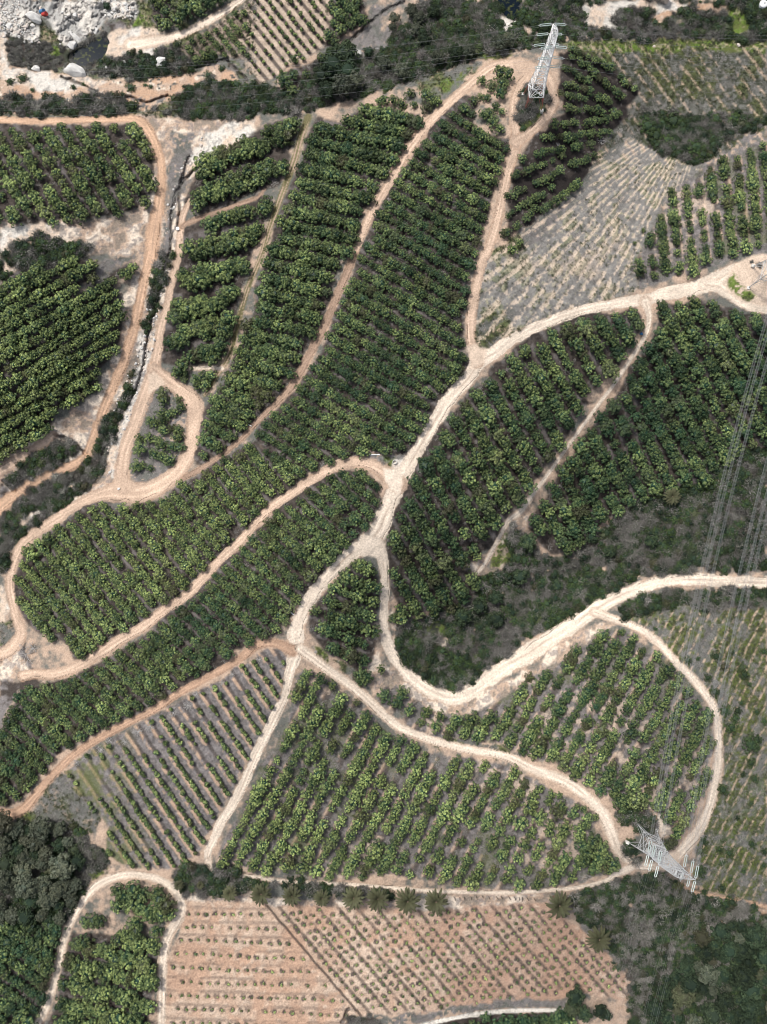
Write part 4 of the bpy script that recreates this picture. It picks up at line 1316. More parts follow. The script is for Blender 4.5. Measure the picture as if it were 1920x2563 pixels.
def twig_shrub(seed, twigs=300, leaves=90, mats='grey', flat=.75):
    r = np.random.default_rng(seed)
    V, F, S, T = [], [], [], []
    for k in range(twigs):
        d = r.normal(size=3)
        d[2] = abs(d[2]) * .8 + .15
        d /= np.linalg.norm(d)
        st = d * r.uniform(.0, .55)
        en = d * r.uniform(.75, 1.1) + r.normal(0, .14, 3)
        st[2] *= flat
        en[2] *= flat
        w = np.cross(en - st, r.normal(size=3))
        w = w / np.linalg.norm(w) * r.uniform(.009, .024)
        b = len(V)
        V += [st - w, st + w, en + w * .5, en - w * .5]
        F.append([b, b + 1, b + 2, b + 3])
        S.append(r.uniform(0, 1))
        T.append(0.0)
    bv, bf = blob(r, .5, .12, .5, 2, .3)
    b = len(V)
    V += bv
    F += [[i + b for i in f] for f in bf]
    S += [.0] * len(bf)
    T += [.2] * len(bf)
    d = r.normal(size=(leaves, 3))
    d[:, 2] = abs(d[:, 2]) + .2
    d /= np.linalg.norm(d, axis=1, keepdims=True)
    pos = d * r.uniform(.6, 1.0, (leaves, 1)) * (1, 1, flat)
    lv, lf = leaf_quads(pos, d + r.normal(0, .6, (leaves, 3)), r.uniform(.05, .11, leaves), r)
    b = len(V)
    V += lv.tolist()
    F += (lf + b).tolist()
    S += r.uniform(.2, 1, leaves).tolist()
    T += r.uniform(.4, 1, leaves).tolist()
    return mesh(f"shrub_{mats}_{seed}", V, F, M[mats], dict(shade=S, tip=T))


GREY = [twig_shrub(400 + i) for i in range(4)]
GREEN = []
for i in range(5):
    V, F, S, T = crown_arrays(430 + i, lobes=18, per=60, leaf=.065, dome=.5, base=.2, lr=(.16, .34), spread=.9, core=.5)
    GREEN.append(mesh(f"bush_{i}", V, F, M['dgreen'], dict(shade=S, tip=T)))
WOODB = []
for i in range(3):
    V, F, S, T = crown_arrays(445 + i, lobes=18, per=60, leaf=.06, dome=.55, base=.2, lr=(.16, .34), spread=.9, core=.5)
    WOODB.append(mesh(f"darkbush_{i}", V, F, M['wood'], dict(shade=S, tip=T)))
TUFT = []
for i in range(4):
    r = np.random.default_rng(460 + i)
    V, F, S, T = [], [], [], []
    for k in range(22):
        a = r.uniform(0, 6.283)
        o = r.normal(0, .35, 2)
        e = o + np.array([math.cos(a), math.sin(a)]) * r.uniform(.2, .6)
        w = np.array([-math.sin(a), math.cos(a)]) * r.uniform(.03, .09)
        b = len(V)
        h = r.uniform(.3, .8)
        V += [(o[0] - w[0], o[1] - w[1], -.05), (o[0] + w[0], o[1] + w[1], -.05), (e[0] + w[0] * .4, e[1] + w[1] * .4, h), (e[0] - w[0] * .4, e[1] - w[1] * .4, h)]
        F.append([b, b + 1, b + 2, b + 3])
        S.append(r.uniform(0, 1))
        T.append(r.uniform(0, 1))
    TUFT.append(mesh(f"tuft_{i}", V, F, M['grassleaf'], dict(shade=S, tip=T)))
STICK = []
for i in range(3):
    r = np.random.default_rng(480 + i)
    V, F, S = [], [], []
    for k in range(26):
        o = np.r_[r.normal(0, .5, 2), r.uniform(.02, .15)]
        a = r.uniform(0, 6.283)
        e = o + np.array([math.cos(a), math.sin(a), r.uniform(-.05, .15)]) * r.uniform(.4, 1.1)
        w = np.array([-math.sin(a), math.cos(a), 0]) * r.uniform(.015, .045)
        b = len(V)
        V += [o - w, o + w, e + w * .5, e - w * .5]
        F.append([b, b + 1, b + 2, b + 3])
        S.append(r.uniform(.2, 1))
    STICK.append(mesh(f"sticks_{i}", V, F, M['grey'], dict(shade=S, tip=[0.] * len(F))))
GUM = [tree_meshes(f"gum_{i}", 500 + i, 'gum', h=1.0, lobes=26, per=60, leaf=.075, dome=.95, base=.8, lr=(.17, .3), spread=.8, core=.55) for i in range(4)]
OAK = [tree_meshes(f"wood_tree_{i}", 520 + i, 'wood', h=.8, lobes=24, per=60, leaf=.075, dome=.75, base=.6, lr=(.18, .32), spread=.78, core=.62) for i in range(4)]


def scatter(name, meshes, X, Y, Z, scale, tint, tilt=.12, label=None):
    """one mass that nobody could count"""
    n = len(X)
    pc = bpy.data.collections.new(name + "_kinds")
    for i, me in enumerate(meshes):
        pc.objects.link(ob(f"{name}_kind_{i:02d}", me, link=False))
    me = bpy.data.meshes.new(name)
    me.vertices.add(n)
    me.vertices.foreach_set('co', np.stack([X, Y, Z], -1).astype(np.float32).reshape(-1))

    def attr(k, typ, key, arr):
        a = me.attributes.new(k, typ, 'POINT')
        a.data.foreach_set(key, np.ascontiguousarray(arr).reshape(-1))
    attr('rot', 'FLOAT_VECTOR', 'vector', np.stack([rng.normal(0, tilt, n), rng.normal(0, tilt, n), rng.uniform(0, 6.283, n)], -1).astype(np.float32))
    s = np.asarray(scale, np.float32)
    s = s[:, None] * np.stack([rng.uniform(.88, 1.12, n), rng.uniform(.88, 1.12, n), rng.uniform(.85, 1.2, n)], -1).astype(np.float32)
    attr('scl', 'FLOAT_VECTOR', 'vector', s.astype(np.float32))
    attr('vid', 'INT', 'value', rng.integers(0, len(meshes), n).astype(np.int32))
    attr('tint', 'FLOAT', 'value', np.asarray(tint, np.float32))
    o = ob(name, me)
    ng = bpy.data.node_groups.new(name, 'GeometryNodeTree')
    ng.interface.new_socket("Geometry", in_out='INPUT', socket_type='NodeSocketGeometry')
    ng.interface.new_socket("Geometry", in_out='OUTPUT', socket_type='NodeSocketGeometry')
    N = ng.nodes
    gi, go = N.new('NodeGroupInput'), N.new('NodeGroupOutput')
    ip = N.new('GeometryNodeInstanceOnPoints')
    ci = N.new('GeometryNodeCollectionInfo')
    ci.inputs['Collection'].default_value = pc
    ci.inputs['Separate Children'].default_value = True
    ci.inputs['Reset Children'].default_value = True
    L = ng.links
    L.new(gi.outputs[0], ip.inputs['Points'])
    L.new(ci.outputs[0], ip.inputs['Instance'])
    ip.inputs['Pick Instance'].default_value = True
    for k, typ, sock in (('rot', 'FLOAT_VECTOR', 'Rotation'), ('scl', 'FLOAT_VECTOR', 'Scale'), ('vid', 'INT', 'Instance Index')):
        na = N.new('GeometryNodeInputNamedAttribute')
        na.data_type = typ
        na.inputs['Name'].default_value = k
        L.new(na.outputs['Attribute'], ip.inputs[sock])
    L.new(ip.outputs[0], go.inputs[0])
    o.modifiers.new("scatter", 'NODES').node_group = ng
    o["kind"] = "stuff"
    return o


# ------------------------------------------------------------------ avocado trees: the largest 300 one by one, the rest as the mass
def place(t, zk):
    r = t['r'] * mpp(t['x'], t['y'])
    X, Y, Z = stand(t['x'], t['y'], zk * r)
    return float(X), float(Y), float(Z) - .06, float(r)


def visible(t):
    return -5 < t['x'] < PW + 5 and -5 < t['y'] < PH + 5


def tone(v):
    return "yellow-tipped" if v > .66 else ("dark" if v < .34 else "green")


vis = [t for t in TREES if visible(t)]
for t in TREES:
    t['one'] = False
for t in sorted(vis, key=lambda t: -t['r'])[:300]:
    t['one'] = True
seen = {}
n_av = 0
for t in TREES:
    if not t['one']:
        continue
    X, Y, Z, r = place(t, 1.0)
    v = n_av % len(AV)
    e = ob("avocado_tree", None, loc=(X, Y, Z), rot=(rng.normal(0, .06), rng.normal(0, .06), rng.uniform(0, 6.283)), scale=(r, r * rng.uniform(.92, 1.08), r * rng.uniform(.9, 1.15)))
    if t['row'] is not None:
        lab = f"{tone(t['tint'])} tree {ordn(t['idx'])} from {t['tref']}, {ordn(t['row'])} row from {t['rref']}, {t['block']}"
    else:
        ys = sorted((q['y'], q['x']) for q in TREES if q['block'] == t['block'])
        lab = f"{tone(t['tint'])} tree, {ordn(ys.index((t['y'], t['x'])))} from the top, {t['block']}"
    tag(e, lab, "avocado tree", "avocado trees of the orchard blocks", t['tint'])
    c = ob("crown", AV[v][0], e)
    c["tint"] = float(t['tint'])
    ob("trunk", AV[v][1], e)
    n_av += 1


def mass(name, lst, meshes, zk):
    px = np.array([t['x'] for t in lst])
    py = np.array([t['y'] for t in lst])
    r = np.array([t['r'] for t in lst]) * mpp(px, py)
    X, Y, Z = stand(px, py, zk * r)
    return scatter(name, meshes, X, Y, Z - .06, r, [t['tint'] for t in lst], .07)


mass("avocado_tree_mass", [t for t in TREES if not t['one']], [a[2] for a in AV], 1.0)

# young hedge trees and saplings
for lst, name, cat, meshes, zk, grp in ((YOUNG, "young_avocado", "young tree", [a[2] for a in YV], 1.0, "young trees in rows"), (SAPS, "sapling", "sapling", SV, 1.0, "saplings of the bare lower field")):
    vs = [t for t in lst if visible(t)]
    pick = set(id(t) for t in sorted(vs, key=lambda t: -t['r'])[:300])
    k = 0
    for t in lst:
        if id(t) not in pick:
            continue
        X, Y, Z, r = place(t, zk)
        o = ob(name, meshes[k % len(meshes)], loc=(X, Y, Z), rot=(rng.normal(0, .08), rng.normal(0, .08), rng.uniform(0, 6.283)), scale=(r, r, r * rng.uniform(.9, 1.2)))
        ref, rref = {"grey field of young rows": ("red track", "weedy corner"), "striped plot behind the hollow": ("top", "quarry track"), "level rows, bare lower field": ("loop road", "palms"), "slanting rows, bare lower field": ("furrow line", "palms")}[t['block']]
        what = "tiny sapling" if cat == "sapling" else "young plant"
        tag(o, f"{what} {ordn(t['idx'])} from {ref}, {ordn(t['row'])} row from {rref}, {t['block']}", cat, grp, t['tint'])
        k += 1
    mass(name + "_mass", [t for t in lst if id(t) not in pick], meshes, zk)

# ------------------------------------------------------------------ undergrowth masses
free = (1 - sm(ROAD, .05, .4))


def sow(mask, n, seed, exp=1.0):
    r = np.random.default_rng(seed)
    p = np.clip(mask, 0, 1).reshape(-1) ** exp
    p = p / p.sum()
    i = r.choice(p.size, n, p=p)
    return GX.reshape(-1)[i] + r.uniform(-STEP, STEP, n), GY.reshape(-1)[i] + r.uniform(-STEP, STEP, n)


def sow_stuff(name, mask, n, seed, meshes, lo, hi, tint, sink=.03):
    px, py = sow(mask, n, seed)
    X, Y, Z = stand(px, py)
    r = np.random.default_rng(seed + 1)
    s = lo + (hi - lo) * r.random(n) ** 1.7
    tn = np.clip(tint + (vnoise(px, py, 80, seed % 8) - .5) * .9 + r.normal(0, .15, n), 0, 1)
    return scatter(name, meshes, X, Y, Z - sink - s * .05, s, tn, .1)


sc_m = KM['scrub'] * free
sow_stuff("dry_scrub", sc_m * (.25 + sm(N1 * .5 + N2 * .5, .34, .52)), 5200, 11, GREY, .5, 2.2, .25)
sow_stuff("green_scrub", sc_m * (.22 + sm(1 - N1 * .55 - N2 * .45, .40, .58)), 8000, 21, GREEN + WOODB, .5, 1.6, .3)
reed = KM['mud'] * free
sow_stuff("pond_reeds", reed, 240, 25, GREY, .6, 1.3, .3)
wm = (KM['weeds'] + KM['bright'] * .8 + KM['grass'] * .9) * free
sow_stuff("weeds", wm * sm(N2 * .45 + N3 * .3 + N1 * .25, .42, .6), 11000, 31, TUFT, .22, .62, .3, 0)
sow_stuff("dry_brush", (KM['litter'] + KM['weeds'] * .6) * free * sm(1 - N2 * .6 - N3 * .4, .4, .6), 11000, 41, STICK, .4, .9, .2, -.03)
# ------------------------------------------------------------------ single shrubs, woodland trees
def put(px, py, zc=0.0):
    X, Y, Z = stand(px, py, zc)
    return float(X), float(Y), float(Z)


def shrub(s, meshes, name, cat, label, group, sq=1.0, tint=.3):
    for i, (x, y, r) in enumerate(P(s)):
        R = r * float(mpp(x, y))
        X, Y, Z = put(x, y, .35 * R)
        o = ob(name, meshes[int(rng.integers(len(meshes)))], loc=(X, Y, Z - .05), rot=(0, 0, rng.uniform(0, 6.28)), scale=(R, R * rng.uniform(.85, 1.15), R * sq * rng.uniform(.85, 1.15)))
        tag(o, label[i] if isinstance(label, list) else label, cat, group, float(np.clip(tint + rng.normal(0, .2), 0, 1)))


def ords(n, fmt):
    return [fmt.format(ordn(i)) for i in range(n)]


# bushes on the orange bank by the hollow, west to east along each line
shrub("A:145,505,40 65,528,32 210,582,18 475,565,24 540,543,18 720,618,28 795,612,22 845,565,40 975,560,18 940,550,16 1350,488,38 1435,442,26", GREEN, "bush", "bush",
      ["round olive bush on white sand below the pond", "low grey bush at the edge of the white sand", "small dark bush on orange gully bank under the sand", "dark twin bush on the orange bank under the big boulder",
       "small round bush on pale sand beside big boulder", "round dark bush alone on the orange bank", "dark bush touching the tall bush in the middle of the bank", "tall grey-green bush in the middle of the orange bank",
       "small round bush on the pale slope east of the tall bush", "little bush beside the small round bush on the pale slope", "large dark bush at the curve of the ditch", "round dark bush in the bend of the ditch"], "bushes on the orange bank", .8, .25)
shrub("A:40,690,45 145,660,34 235,690,70 430,690,62 640,690,72 855,690,48 1000,700,36 1080,725,44", GREY + GREEN[:1], "shrub", "shrub",
      ords(8, "grey-green shrub, {} in the line above the orange road counting from frame edge"), "shrubs above the orange road", .8, .4)
# dark bushes in the weedy field east of the loop
FB = "I:935,762,18 1145,965,28 1210,955,18 1330,940,34 1375,1005,34 1435,915,18 1495,1010,36 1510,1060,32 1640,910,28 1540,1120,22 1320,1170,38 1275,1080,28 1385,1290,36 1465,1290,30 1450,1340,32 1425,1400,42 1490,1240,18 1590,1300,20 1640,1360,26 1550,1510,56 1590,1480,40 1550,1440,26 1555,1630,34 L:1370,135,42 1500,40,24 1580,70,28 1555,230,22 1460,320,20 1375,465,22 1560,490,34 1350,525,30 1410,550,32 1365,610,22 1230,535,30 1245,470,30 1640,540,26 1635,630,24 1230,665,40 1505,665,22 1420,720,22 1365,775,26"
nb = len(P(FB))
shrub(FB, GREEN, "bush", "bush", ords(nb, "dark round bush, {} down the weedy striped field east of the loop road"), "bushes in the weedy striped field", .9, .15)
shrub("C:1050,790,62 1010,910,50 1330,770,40 1440,770,46 1200,960,70 880,820,60 940,880,55 1240,1010,50", GREEN, "bush", "bush",
      ords(8, "bushy green shrub, {} found in the scrub hollow of the weedy slope"), "bushes in the scrub hollow", .9, .5)
shrub("F:1560,40,18 1610,60,28 L:840,350,50 740,330,36 790,500,30 F:1590,560,0", GREY, "shrub", "shrub",
      ["small brown bush on the pale pad under third pylon", "dark brown bush touching the third pylon", "grey brush under the second pylon, by its first wires", "brush at the road edge above the second pylon", "grey bush inside the road bend at the second pylon", "x"], "shrubs at pylon feet", .8, .2) if False else None
shrub("F:1560,40,18 1610,60,28 L:840,350,50 740,330,36 770,500,34", GREY, "shrub", "shrub",
      ["small brown bush alone on the pale pad of the edge pylon", "larger brown bush at the foot of the edge pylon", "grey brush just above the lattice of the lower pylon", "grey bush at the road edge above the lower pylon", "grey bush inside the road bend beside the lower pylon"], "shrubs at pylon feet", .8, .2)
shrub("H:1320,930,36 1185,960,40 1140,950,26 1300,830,36", GREY, "agave_clump", "succulent clump",
      ["spiky whitish clump in the scrub by the curved road", "spiky grey clump above the curved road, beside bare patch", "small spiky clump beside the bare patch in scrub", "spiky clump just above the whitish one in scrub"], "spiky clumps in the scrub", .6, .0)


def woods(s, kinds, name, cat, label, group, zk=1.1, tint=.4, lo=.9):
    L = P(s)
    for i, (x, y, r) in enumerate(L):
        R = r * float(mpp(x, y))
        X, Y, Z = put(x, y, zk * R)
        e = ob(name, None, loc=(X, Y, Z - .1), rot=(rng.normal(0, .05), rng.normal(0, .05), rng.uniform(0, 6.28)), scale=(R, R * rng.uniform(.85, 1.15), R * rng.uniform(lo, lo + .25)))
        tn = float(np.clip(tint + rng.normal(0, .2), 0, 1))
        tag(e, label[i] if isinstance(label, list) else label, cat, group, tn)
        k = kinds[int(rng.integers(len(kinds)))]
        c = ob("crown", k[0], e)
        c["tint"] = tn
        ob("trunk", k[1], e)


def grove(poly, n, rmin, rmax, sep, seed):
    """crown positions of a natural stand, largest first"""
    r = np.random.default_rng(seed)
    pl = P(poly)
    xs, ys = [p[0] for p in pl], [p[1] for p in pl]
    out = []
    for _ in range(9000):
        if len(out) >= n:
            break
        x, y, q = r.uniform(min(xs), max(xs)), r.uniform(min(ys), max(ys)), rmin + (rmax - rmin) * r.random() ** 1.6
        if inpoly(np.array(x), np.array(y), pl) and sample(ROAD, x, y) < .05 and all(math.hypot(x - a, y - b) > sep * (q + c) for a, b, c in out):
            out.append((x, y, q))
    out.sort(key=lambda t: (t[1], t[0]))
    return "A:" + " ".join(f"{x / K:.1f},{y / K:.1f},{q / K:.1f}" for x, y, q in out)


g1 = grove("J:0,350 100,350 250,340 420,400 520,560 560,700 480,830 400,980 0,1010", 44, 16, 34, .62, 61)
woods(g1, GUM + GUM[:2] + OAK[:2], "gum_tree", "gum tree", ords(len(P(g1)), "grey-leaved gum tree, {} from the top of the grove by the loop road"), "gum trees of the grove", 1.2, .25)
g2 = "B:900,120,42 890,180,30 1010,60,46 1060,110,50 1040,190,46 1080,200,34 1150,70,50 570,330,95 500,420,100 600,450,90 420,470,75 560,560,80 650,520,60 460,580,70 730,330,42 1090,250,50 1180,380,55 950,450,60 830,400,60 1300,330,60 1380,330,50 1580,280,60 1640,250,50"
l2 = ["dark upright casuarina beside the stony wash", "lower dark casuarina at the end of the stony wash", "dark casuarina at the frame edge above the hollow", "broad dark casuarina in the middle of its clump", "dark drooping casuarina, lowest of its clump", "small dark tree leaning on the lowest casuarina", "grey tree right behind the casuarina clump" .replace("right ", "")] + \
     ords(7, "tall grey-brown riverside tree, {} from the top of the big stand") + ["round bright green tree alone beside the wash"] + ords(8, "grey scrub tree, {} along the slope below the casuarinas")
woods(g2, OAK[:2] + GUM[:2], "woodland_tree", "tree", l2, "trees of the hollow", 1.2, .15)
g3 = grove("L:880,1657 960,1420 1080,1240 1200,1080 1420,1000 1657,960 1700,1700 900,1700", 70, 13, 34, .60, 62)
woods(g3, OAK + GUM[:1], "oak_tree", "tree", ords(len(P(g3)), "dark ravine tree, {} from the top of the wood in the lowest corner"), "trees of the ravine wood", 1.0, .1)
woods("L:420,1490,62 400,1570,56 470,1600,50 580,1580,46 620,1600,42", OAK, "oak_tree", "tree", ["tall dark tree at the corner of the sapling field", "dark tree below the tall corner tree, by the ditch", "dark green tree between ditch and orange scar", "round leafy tree beside the orange scar", "small leafy tree touching the round one by the scar"], "trees at the sapling field corner", 1.2, .1)
woods("A:690,30,28", OAK, "dark_tree", "tree", "dark green oval tree among the white stones", None, 1.4, .1)
woods("F:1040,1570,52 I:110,200,60 60,420,60 300,480,40 H:1560,700,60 1450,620,56 1340,680,60 1560,560,50 I:520,170,45 640,260,40 900,200,50", OAK, "thicket_tree", "tree",
      ords(11, "leafy green thicket tree, {} in the scrub valley between the white roads"), "trees of the scrub valley", .8, .45)

# ------------------------------------------------------------------ palms
def palm_meshes(seed, n=40):
    r = np.random.default_rng(seed)
    V, F, S, T = [], [], [], []
    for k in range(n):
        a = k * 2.39996 + r.uniform(-.12, .12)
        u = k / n
        el = 1.15 - 1.0 * u + r.uniform(-.1, .1)
        ln = r.uniform(.86, 1.05) * (.62 + .42 * min(1, u * 2.2))
        pts = []
        p = np.array([0., 0., 0.])
        e = el
        for q in range(8):
            pts.append(p.copy())
            p = p + np.array([math.cos(a) * math.cos(e), math.sin(a) * math.cos(e), math.sin(e)]) * ln / 7
            e -= .14 + .05 * u
        side = np.array([-math.sin(a), math.cos(a), 0])
        sh = r.uniform(.1, .9)
        for sgn in (-1, 1):
            for q in range(7):
                # leaflets stand off the rib like a feather, in pairs
                for h in range(2):
                    t = q + h * .5
                    b0 = pts[q] * (1 - h * .5) + pts[q + 1] * h * .5
                    d = pts[q + 1] - pts[q]
                    d = d / np.linalg.norm(d)
                    w = .17 * math.sin(math.pi * min(1, (t + 1.4) / 8.6)) + .012
                    tip = b0 + side * sgn * w * .62 + d * w * .9 + np.array([0, 0, .10 * w])
                    i = len(V)
                    V += [b0, b0 + d * .085, tip + d * .02, tip - d * .02]
                    F.append([i, i + 1, i + 2, i + 3])
                    S.append(np.clip(sh + r.uniform(-.15, .15), 0, 1))
                    T.append(.35 * (1 - abs(u - .35)) * r.uniform(.4, 1))
        for q in range(7):
            i = len(V)
            w = side * .012
            up = np.array([0, 0, .006])
            V += [pts[q] - w + up, pts[q] + w + up, pts[q + 1] + w * .8 + up, pts[q + 1] - w * .8 + up]
            F.append([i, i + 1, i + 2, i + 3])
            S.append(1.0)
            T.append(.6)
    tv, tf = [], []
    tube(tv, tf, [(0, 0, -1.15), (0, 0, -.8), (0, 0, -.3), (0, 0, 0), (0, 0, .12)], [.17, .13, .13, .17, .05], 9)
    return mesh(f"palm_crown_{seed}", V, F, M['palm'], dict(shade=S, tip=T)), mesh(f"palm_trunk_{seed}", tv, tf, M['palmbark'])


PALMS = [palm_meshes(700 + i) for i in range(3)]
pl_ = P("J:1160,758,36 1300,758,28 1490,812,54 K:35,815,72 235,828,66 430,843,58 635,842,76 790,848,80 985,862,88 1170,865,82 L:312,890,88 570,1110,84 F:1045,1560,60")
plab = ["small dark palm beside the loop bend", "smallest palm, half hidden in the dark brush by the loop", "palm at the start of the row, nearest the loop road", "palm between the first of the row and the gap, sapling field edge",
        "green palm fourth along the row beside dark brush", "palm with a rusty orange heart", "broad palm after the rusty-hearted one in the row", "broad palm touching the palm with widest crown", "widest palm, reaching down toward the saplings",
        "last palm of the row, beside the fence posts", "large palm alone at the corner of the sapling field", "dark palm on the edge of the ravine scrub", "lone palm in the scrub below the eastern block"]
for i, (x, y, r) in enumerate(pl_):
    R = r * float(mpp(x, y)) * 1.02
    X, Y, Z = put(x, y, 1.15 * R)
    e = ob("palm_tree", None, loc=(X, Y, Z + 1.1 * R), rot=(rng.normal(0, .06), rng.normal(0, .06), rng.uniform(0, 6.28)), scale=(R, R, R))
    tag(e, plab[i], "palm tree", "palms along the sapling field" if 2 <= i <= 9 else None, .3)
    c = ob("crown", PALMS[i % 3][0], e)
    c["tint"] = .35
    ob("trunk", PALMS[i % 3][1], e)

# ------------------------------------------------------------------ boulders
ROCK = []
for i in range(7):
    r = np.random.default_rng(800 + i)
    V, F = blob(r, 1.0, .12, .62, 4, .12)
    V = np.array(V)
    for _ in range(5):  # flattened facets
        nrm = r.normal(size=3)
        nrm /= np.linalg.norm(nrm)
        dd = V @ nrm
        lim = r.uniform(.55, .8)
        over = dd > lim
        V[over] -= np.outer((dd[over] - lim) * .85, nrm)
    V = V * (1 + .14 * (fbm(V[:, 0] * 60 + V[:, 2] * 37, V[:, 1] * 60 + V[:, 2] * 53, 40, i, 4) - .5) * 2)[:, None]
    ROCK.append(mesh(f"rock_{i}", V, F, [M['stone'], M['stonewarm']][i % 2], None, True))


def rocks(L, label, group, cat="boulder", name="boulder", el=1.0):
    for i, q in enumerate(L):
        x, y, r = q[:3]
        R = r * float(mpp(x, y))
        X, Y, Z = put(x, y, .25 * R)
        k = q[3] if len(q) > 3 else rng.uniform(.75, 1.25)
        o = ob(name, ROCK[int(rng.integers(len(ROCK)))], loc=(X, Y, Z), rot=(rng.normal(0, .15), rng.normal(0, .15), q[4] if len(q) > 4 else rng.uniform(0, 6.28)), scale=(R * math.sqrt(k), R / math.sqrt(k), R * .9 * el))
        tag(o, label[i] if isinstance(label, list) else label, cat, group)


s_ = 300 / 1657
cl = lambda L: [(a * s_, b * s_, c * s_, k, t) for a, b, c, k, t in L]
rocks(cl([(465, 235, 92, 1.4, -.3), (565, 112, 32, .8, .3), (135, 350, 55, 1, 0), (450, 350, 34, 1, 0), (355, 362, 30, 1.2, 0), (120, 445, 38, 1.2, 0), (205, 450, 34, 1.4, .6), (268, 510, 32, 1.4, -.4), (527, 590, 42, 1, 0),
          (975, 455, 36, 1, 0), (1058, 535, 66, 2.2, -.75), (1005, 615, 72, 1.2, .2), (1325, 420, 56, .7, .1), (495, 945, 60, 1.2, 0), (1050, 985, 138, 1.6, -.4), (1455, 940, 52, .9, .2), (1515, 210, 34, 1, 0), (1460, 215, 28, 1, 0),
          (1600, 225, 30, .8, 0), (350, 575, 24, 1.3, 0), (442, 578, 20, 1, 0), (410, 540, 24, 1, 0), (860, 165, 26, 1, 0), (910, 232, 20, 1, 0), (1095, 215, 34, 1.2, 0), (1040, 200, 40, 1, .4), (835, 610, 22, .5, 0)]),
      ["big grey angular boulder beside the red plastic drum", "upright oval grey stone above the red drum", "round grey boulder beside the dark rubble", "greenish round stone under the big angular boulder", "pale stone between the greenish stone and the pile",
       "square white stone at the near edge of the pile", "long white stone at the head of the pile", "long white stone in the middle of the pile", "largest white stone of the pile, at its lower end", "round white stone on the rock slope above the pond",
       "long slanting white slab above the pond", "big grey boulder at the pond edge, under the slab", "white boulder standing at the upper pond shore", "white boulder on the edge of the white sand", "huge pale boulder below the pond", "white boulder in brush beside the huge one",
       "round stone at the lower edge of the far stones", "round stone just beside the oval tree", "oval stone at the end of the far stones", "small flat stone at the pile's lower edge", "small stone beside the largest white one", "stone at the pile's centre edge", "stone in the grey patch of the rock slope",
       "small round stone under the grey patch of the slope", "pale round stone set in the rock slope", "pale boulder half sunk in the rock slope", "narrow white stone above the mossy bank"], "boulders of the hollow")
rr = np.random.default_rng(5)
pile = P("A:660,0 830,0 890,80 850,125 760,120 690,105 670,60")
L = []
while len(L) < 46:
    x, y = rr.uniform(250, 345), rr.uniform(0, 50)
    if inpoly(np.array(x), np.array(y), pile) and all(math.hypot(x - q[0], y - q[1]) > 4.2 for q in L) and math.hypot(x - 266, y - 11) > 11:
        L.append((x, y, rr.uniform(2.4, 5.4)))
rocks(L, "rounded whitish stone in the loose stones around the oval tree", "loose stones around the oval tree", "stone", "stone")
pile = P("A:60,130 180,150 210,200 240,260 180,270 90,230 20,190")
L = []
while len(L) < 44:
    x, y = rr.uniform(5, 100), rr.uniform(50, 108)
    if inpoly(np.array(x), np.array(y), pile) and all(math.hypot(x - q[0], y - q[1]) > 3.6 for q in L):
        L.append((x, y, rr.uniform(1.8, 4.2)))
rocks(L, "small whitish stone in the pile under the grey boulder", "small stones of the pile", "stone", "stone")
rocks(P("A:1045,400,42 930,400,14 805,405,18 C:925,298,9 1475,290,14 30,150,16 180,185,12 B:1365,180,18 1440,200,16 1300,285,10 670,345,28 790,320,16"),
      ["big white boulder beside the grassy slope", "small white rock in the scrub below the pale track", "small brown rock in the scrub near the ditch", "small pink rock on the weedy slope", "pale yellow rock on the weedy slope near the frame edge",
       "pale rock under the dark scrub behind the tower", "small pale rock beside the scrub behind the tower", "pale rock in the scrub below the second pond", "pale rock between the scrub and the second pond", "small rock where scrub meets the grass",
       "pink-white slab beside the bright green tree", "stone at the lower end of the wash"], "scattered rocks", "rock", "boulder")
L = []
for k in range(260):
    L.append((rr.uniform(0, 52), rr.uniform(0, 95), 0))
L = [(x, y) for x, y, _ in L if x * 1.4 + y < 118]
X, Y, Z = stand([q[0] for q in L], [q[1] for q in L])
gm = P("D:1040,0 1090,120 1010,480 1000,640 900,960 780,1400 620,1440 600,1380 700,1060 880,680 960,300 A:1060,1560 1100,1250 1220,1000 1340,850 1300,1000 1180,1200")
for _ in range(4000):
    x, y = rr.uniform(220, 520), rr.uniform(320, 1200)
    if len(L) < 900 and inpoly(np.array(x), np.array(y), gm) and sample(ROAD, x, y) < .1:
        L.append((x, y))
X, Y, Z = stand([q[0] for q in L], [q[1] for q in L])
scatter("rubble", ROCK, X, Y, Z, .1 + .4 * rr.random(len(L)) ** 3, [.5] * len(L), .4)


# ------------------------------------------------------------------ small man-made things
def lathe(prof, n=20):
    V, F = [], []
    for r, z in prof:
        for k in range(n):
            a = 2 * math.pi * k / n
            V.append((r * math.cos(a), r * math.sin(a), z))
    for i in range(len(prof) - 1):
        for k in range(n):
            F.append([i * n + k, i * n + (k + 1) % n, (i + 1) * n + (k + 1) % n, (i + 1) * n + k])
    F.append(list(range(n))[::-1])
    F.append([(len(prof) - 1) * n + k for k in range(n)])
    return V, F


def boxv(V, F, c, s):
    i = len(V)
    for dz in (-1, 1):
        for dx, dy in ((-1, -1), (1, -1), (1, 1), (-1, 1)):
            V.append((c[0] + dx * s[0] / 2, c[1] + dy * s[1] / 2, c[2] + dz * s[2] / 2))
    for f in ((3, 2, 1, 0), (4, 5, 6, 7), (0, 1, 5, 4), (1, 2, 6, 5), (2, 3, 7, 6), (3, 0, 4, 7)):
        F.append([i + k for k in f])


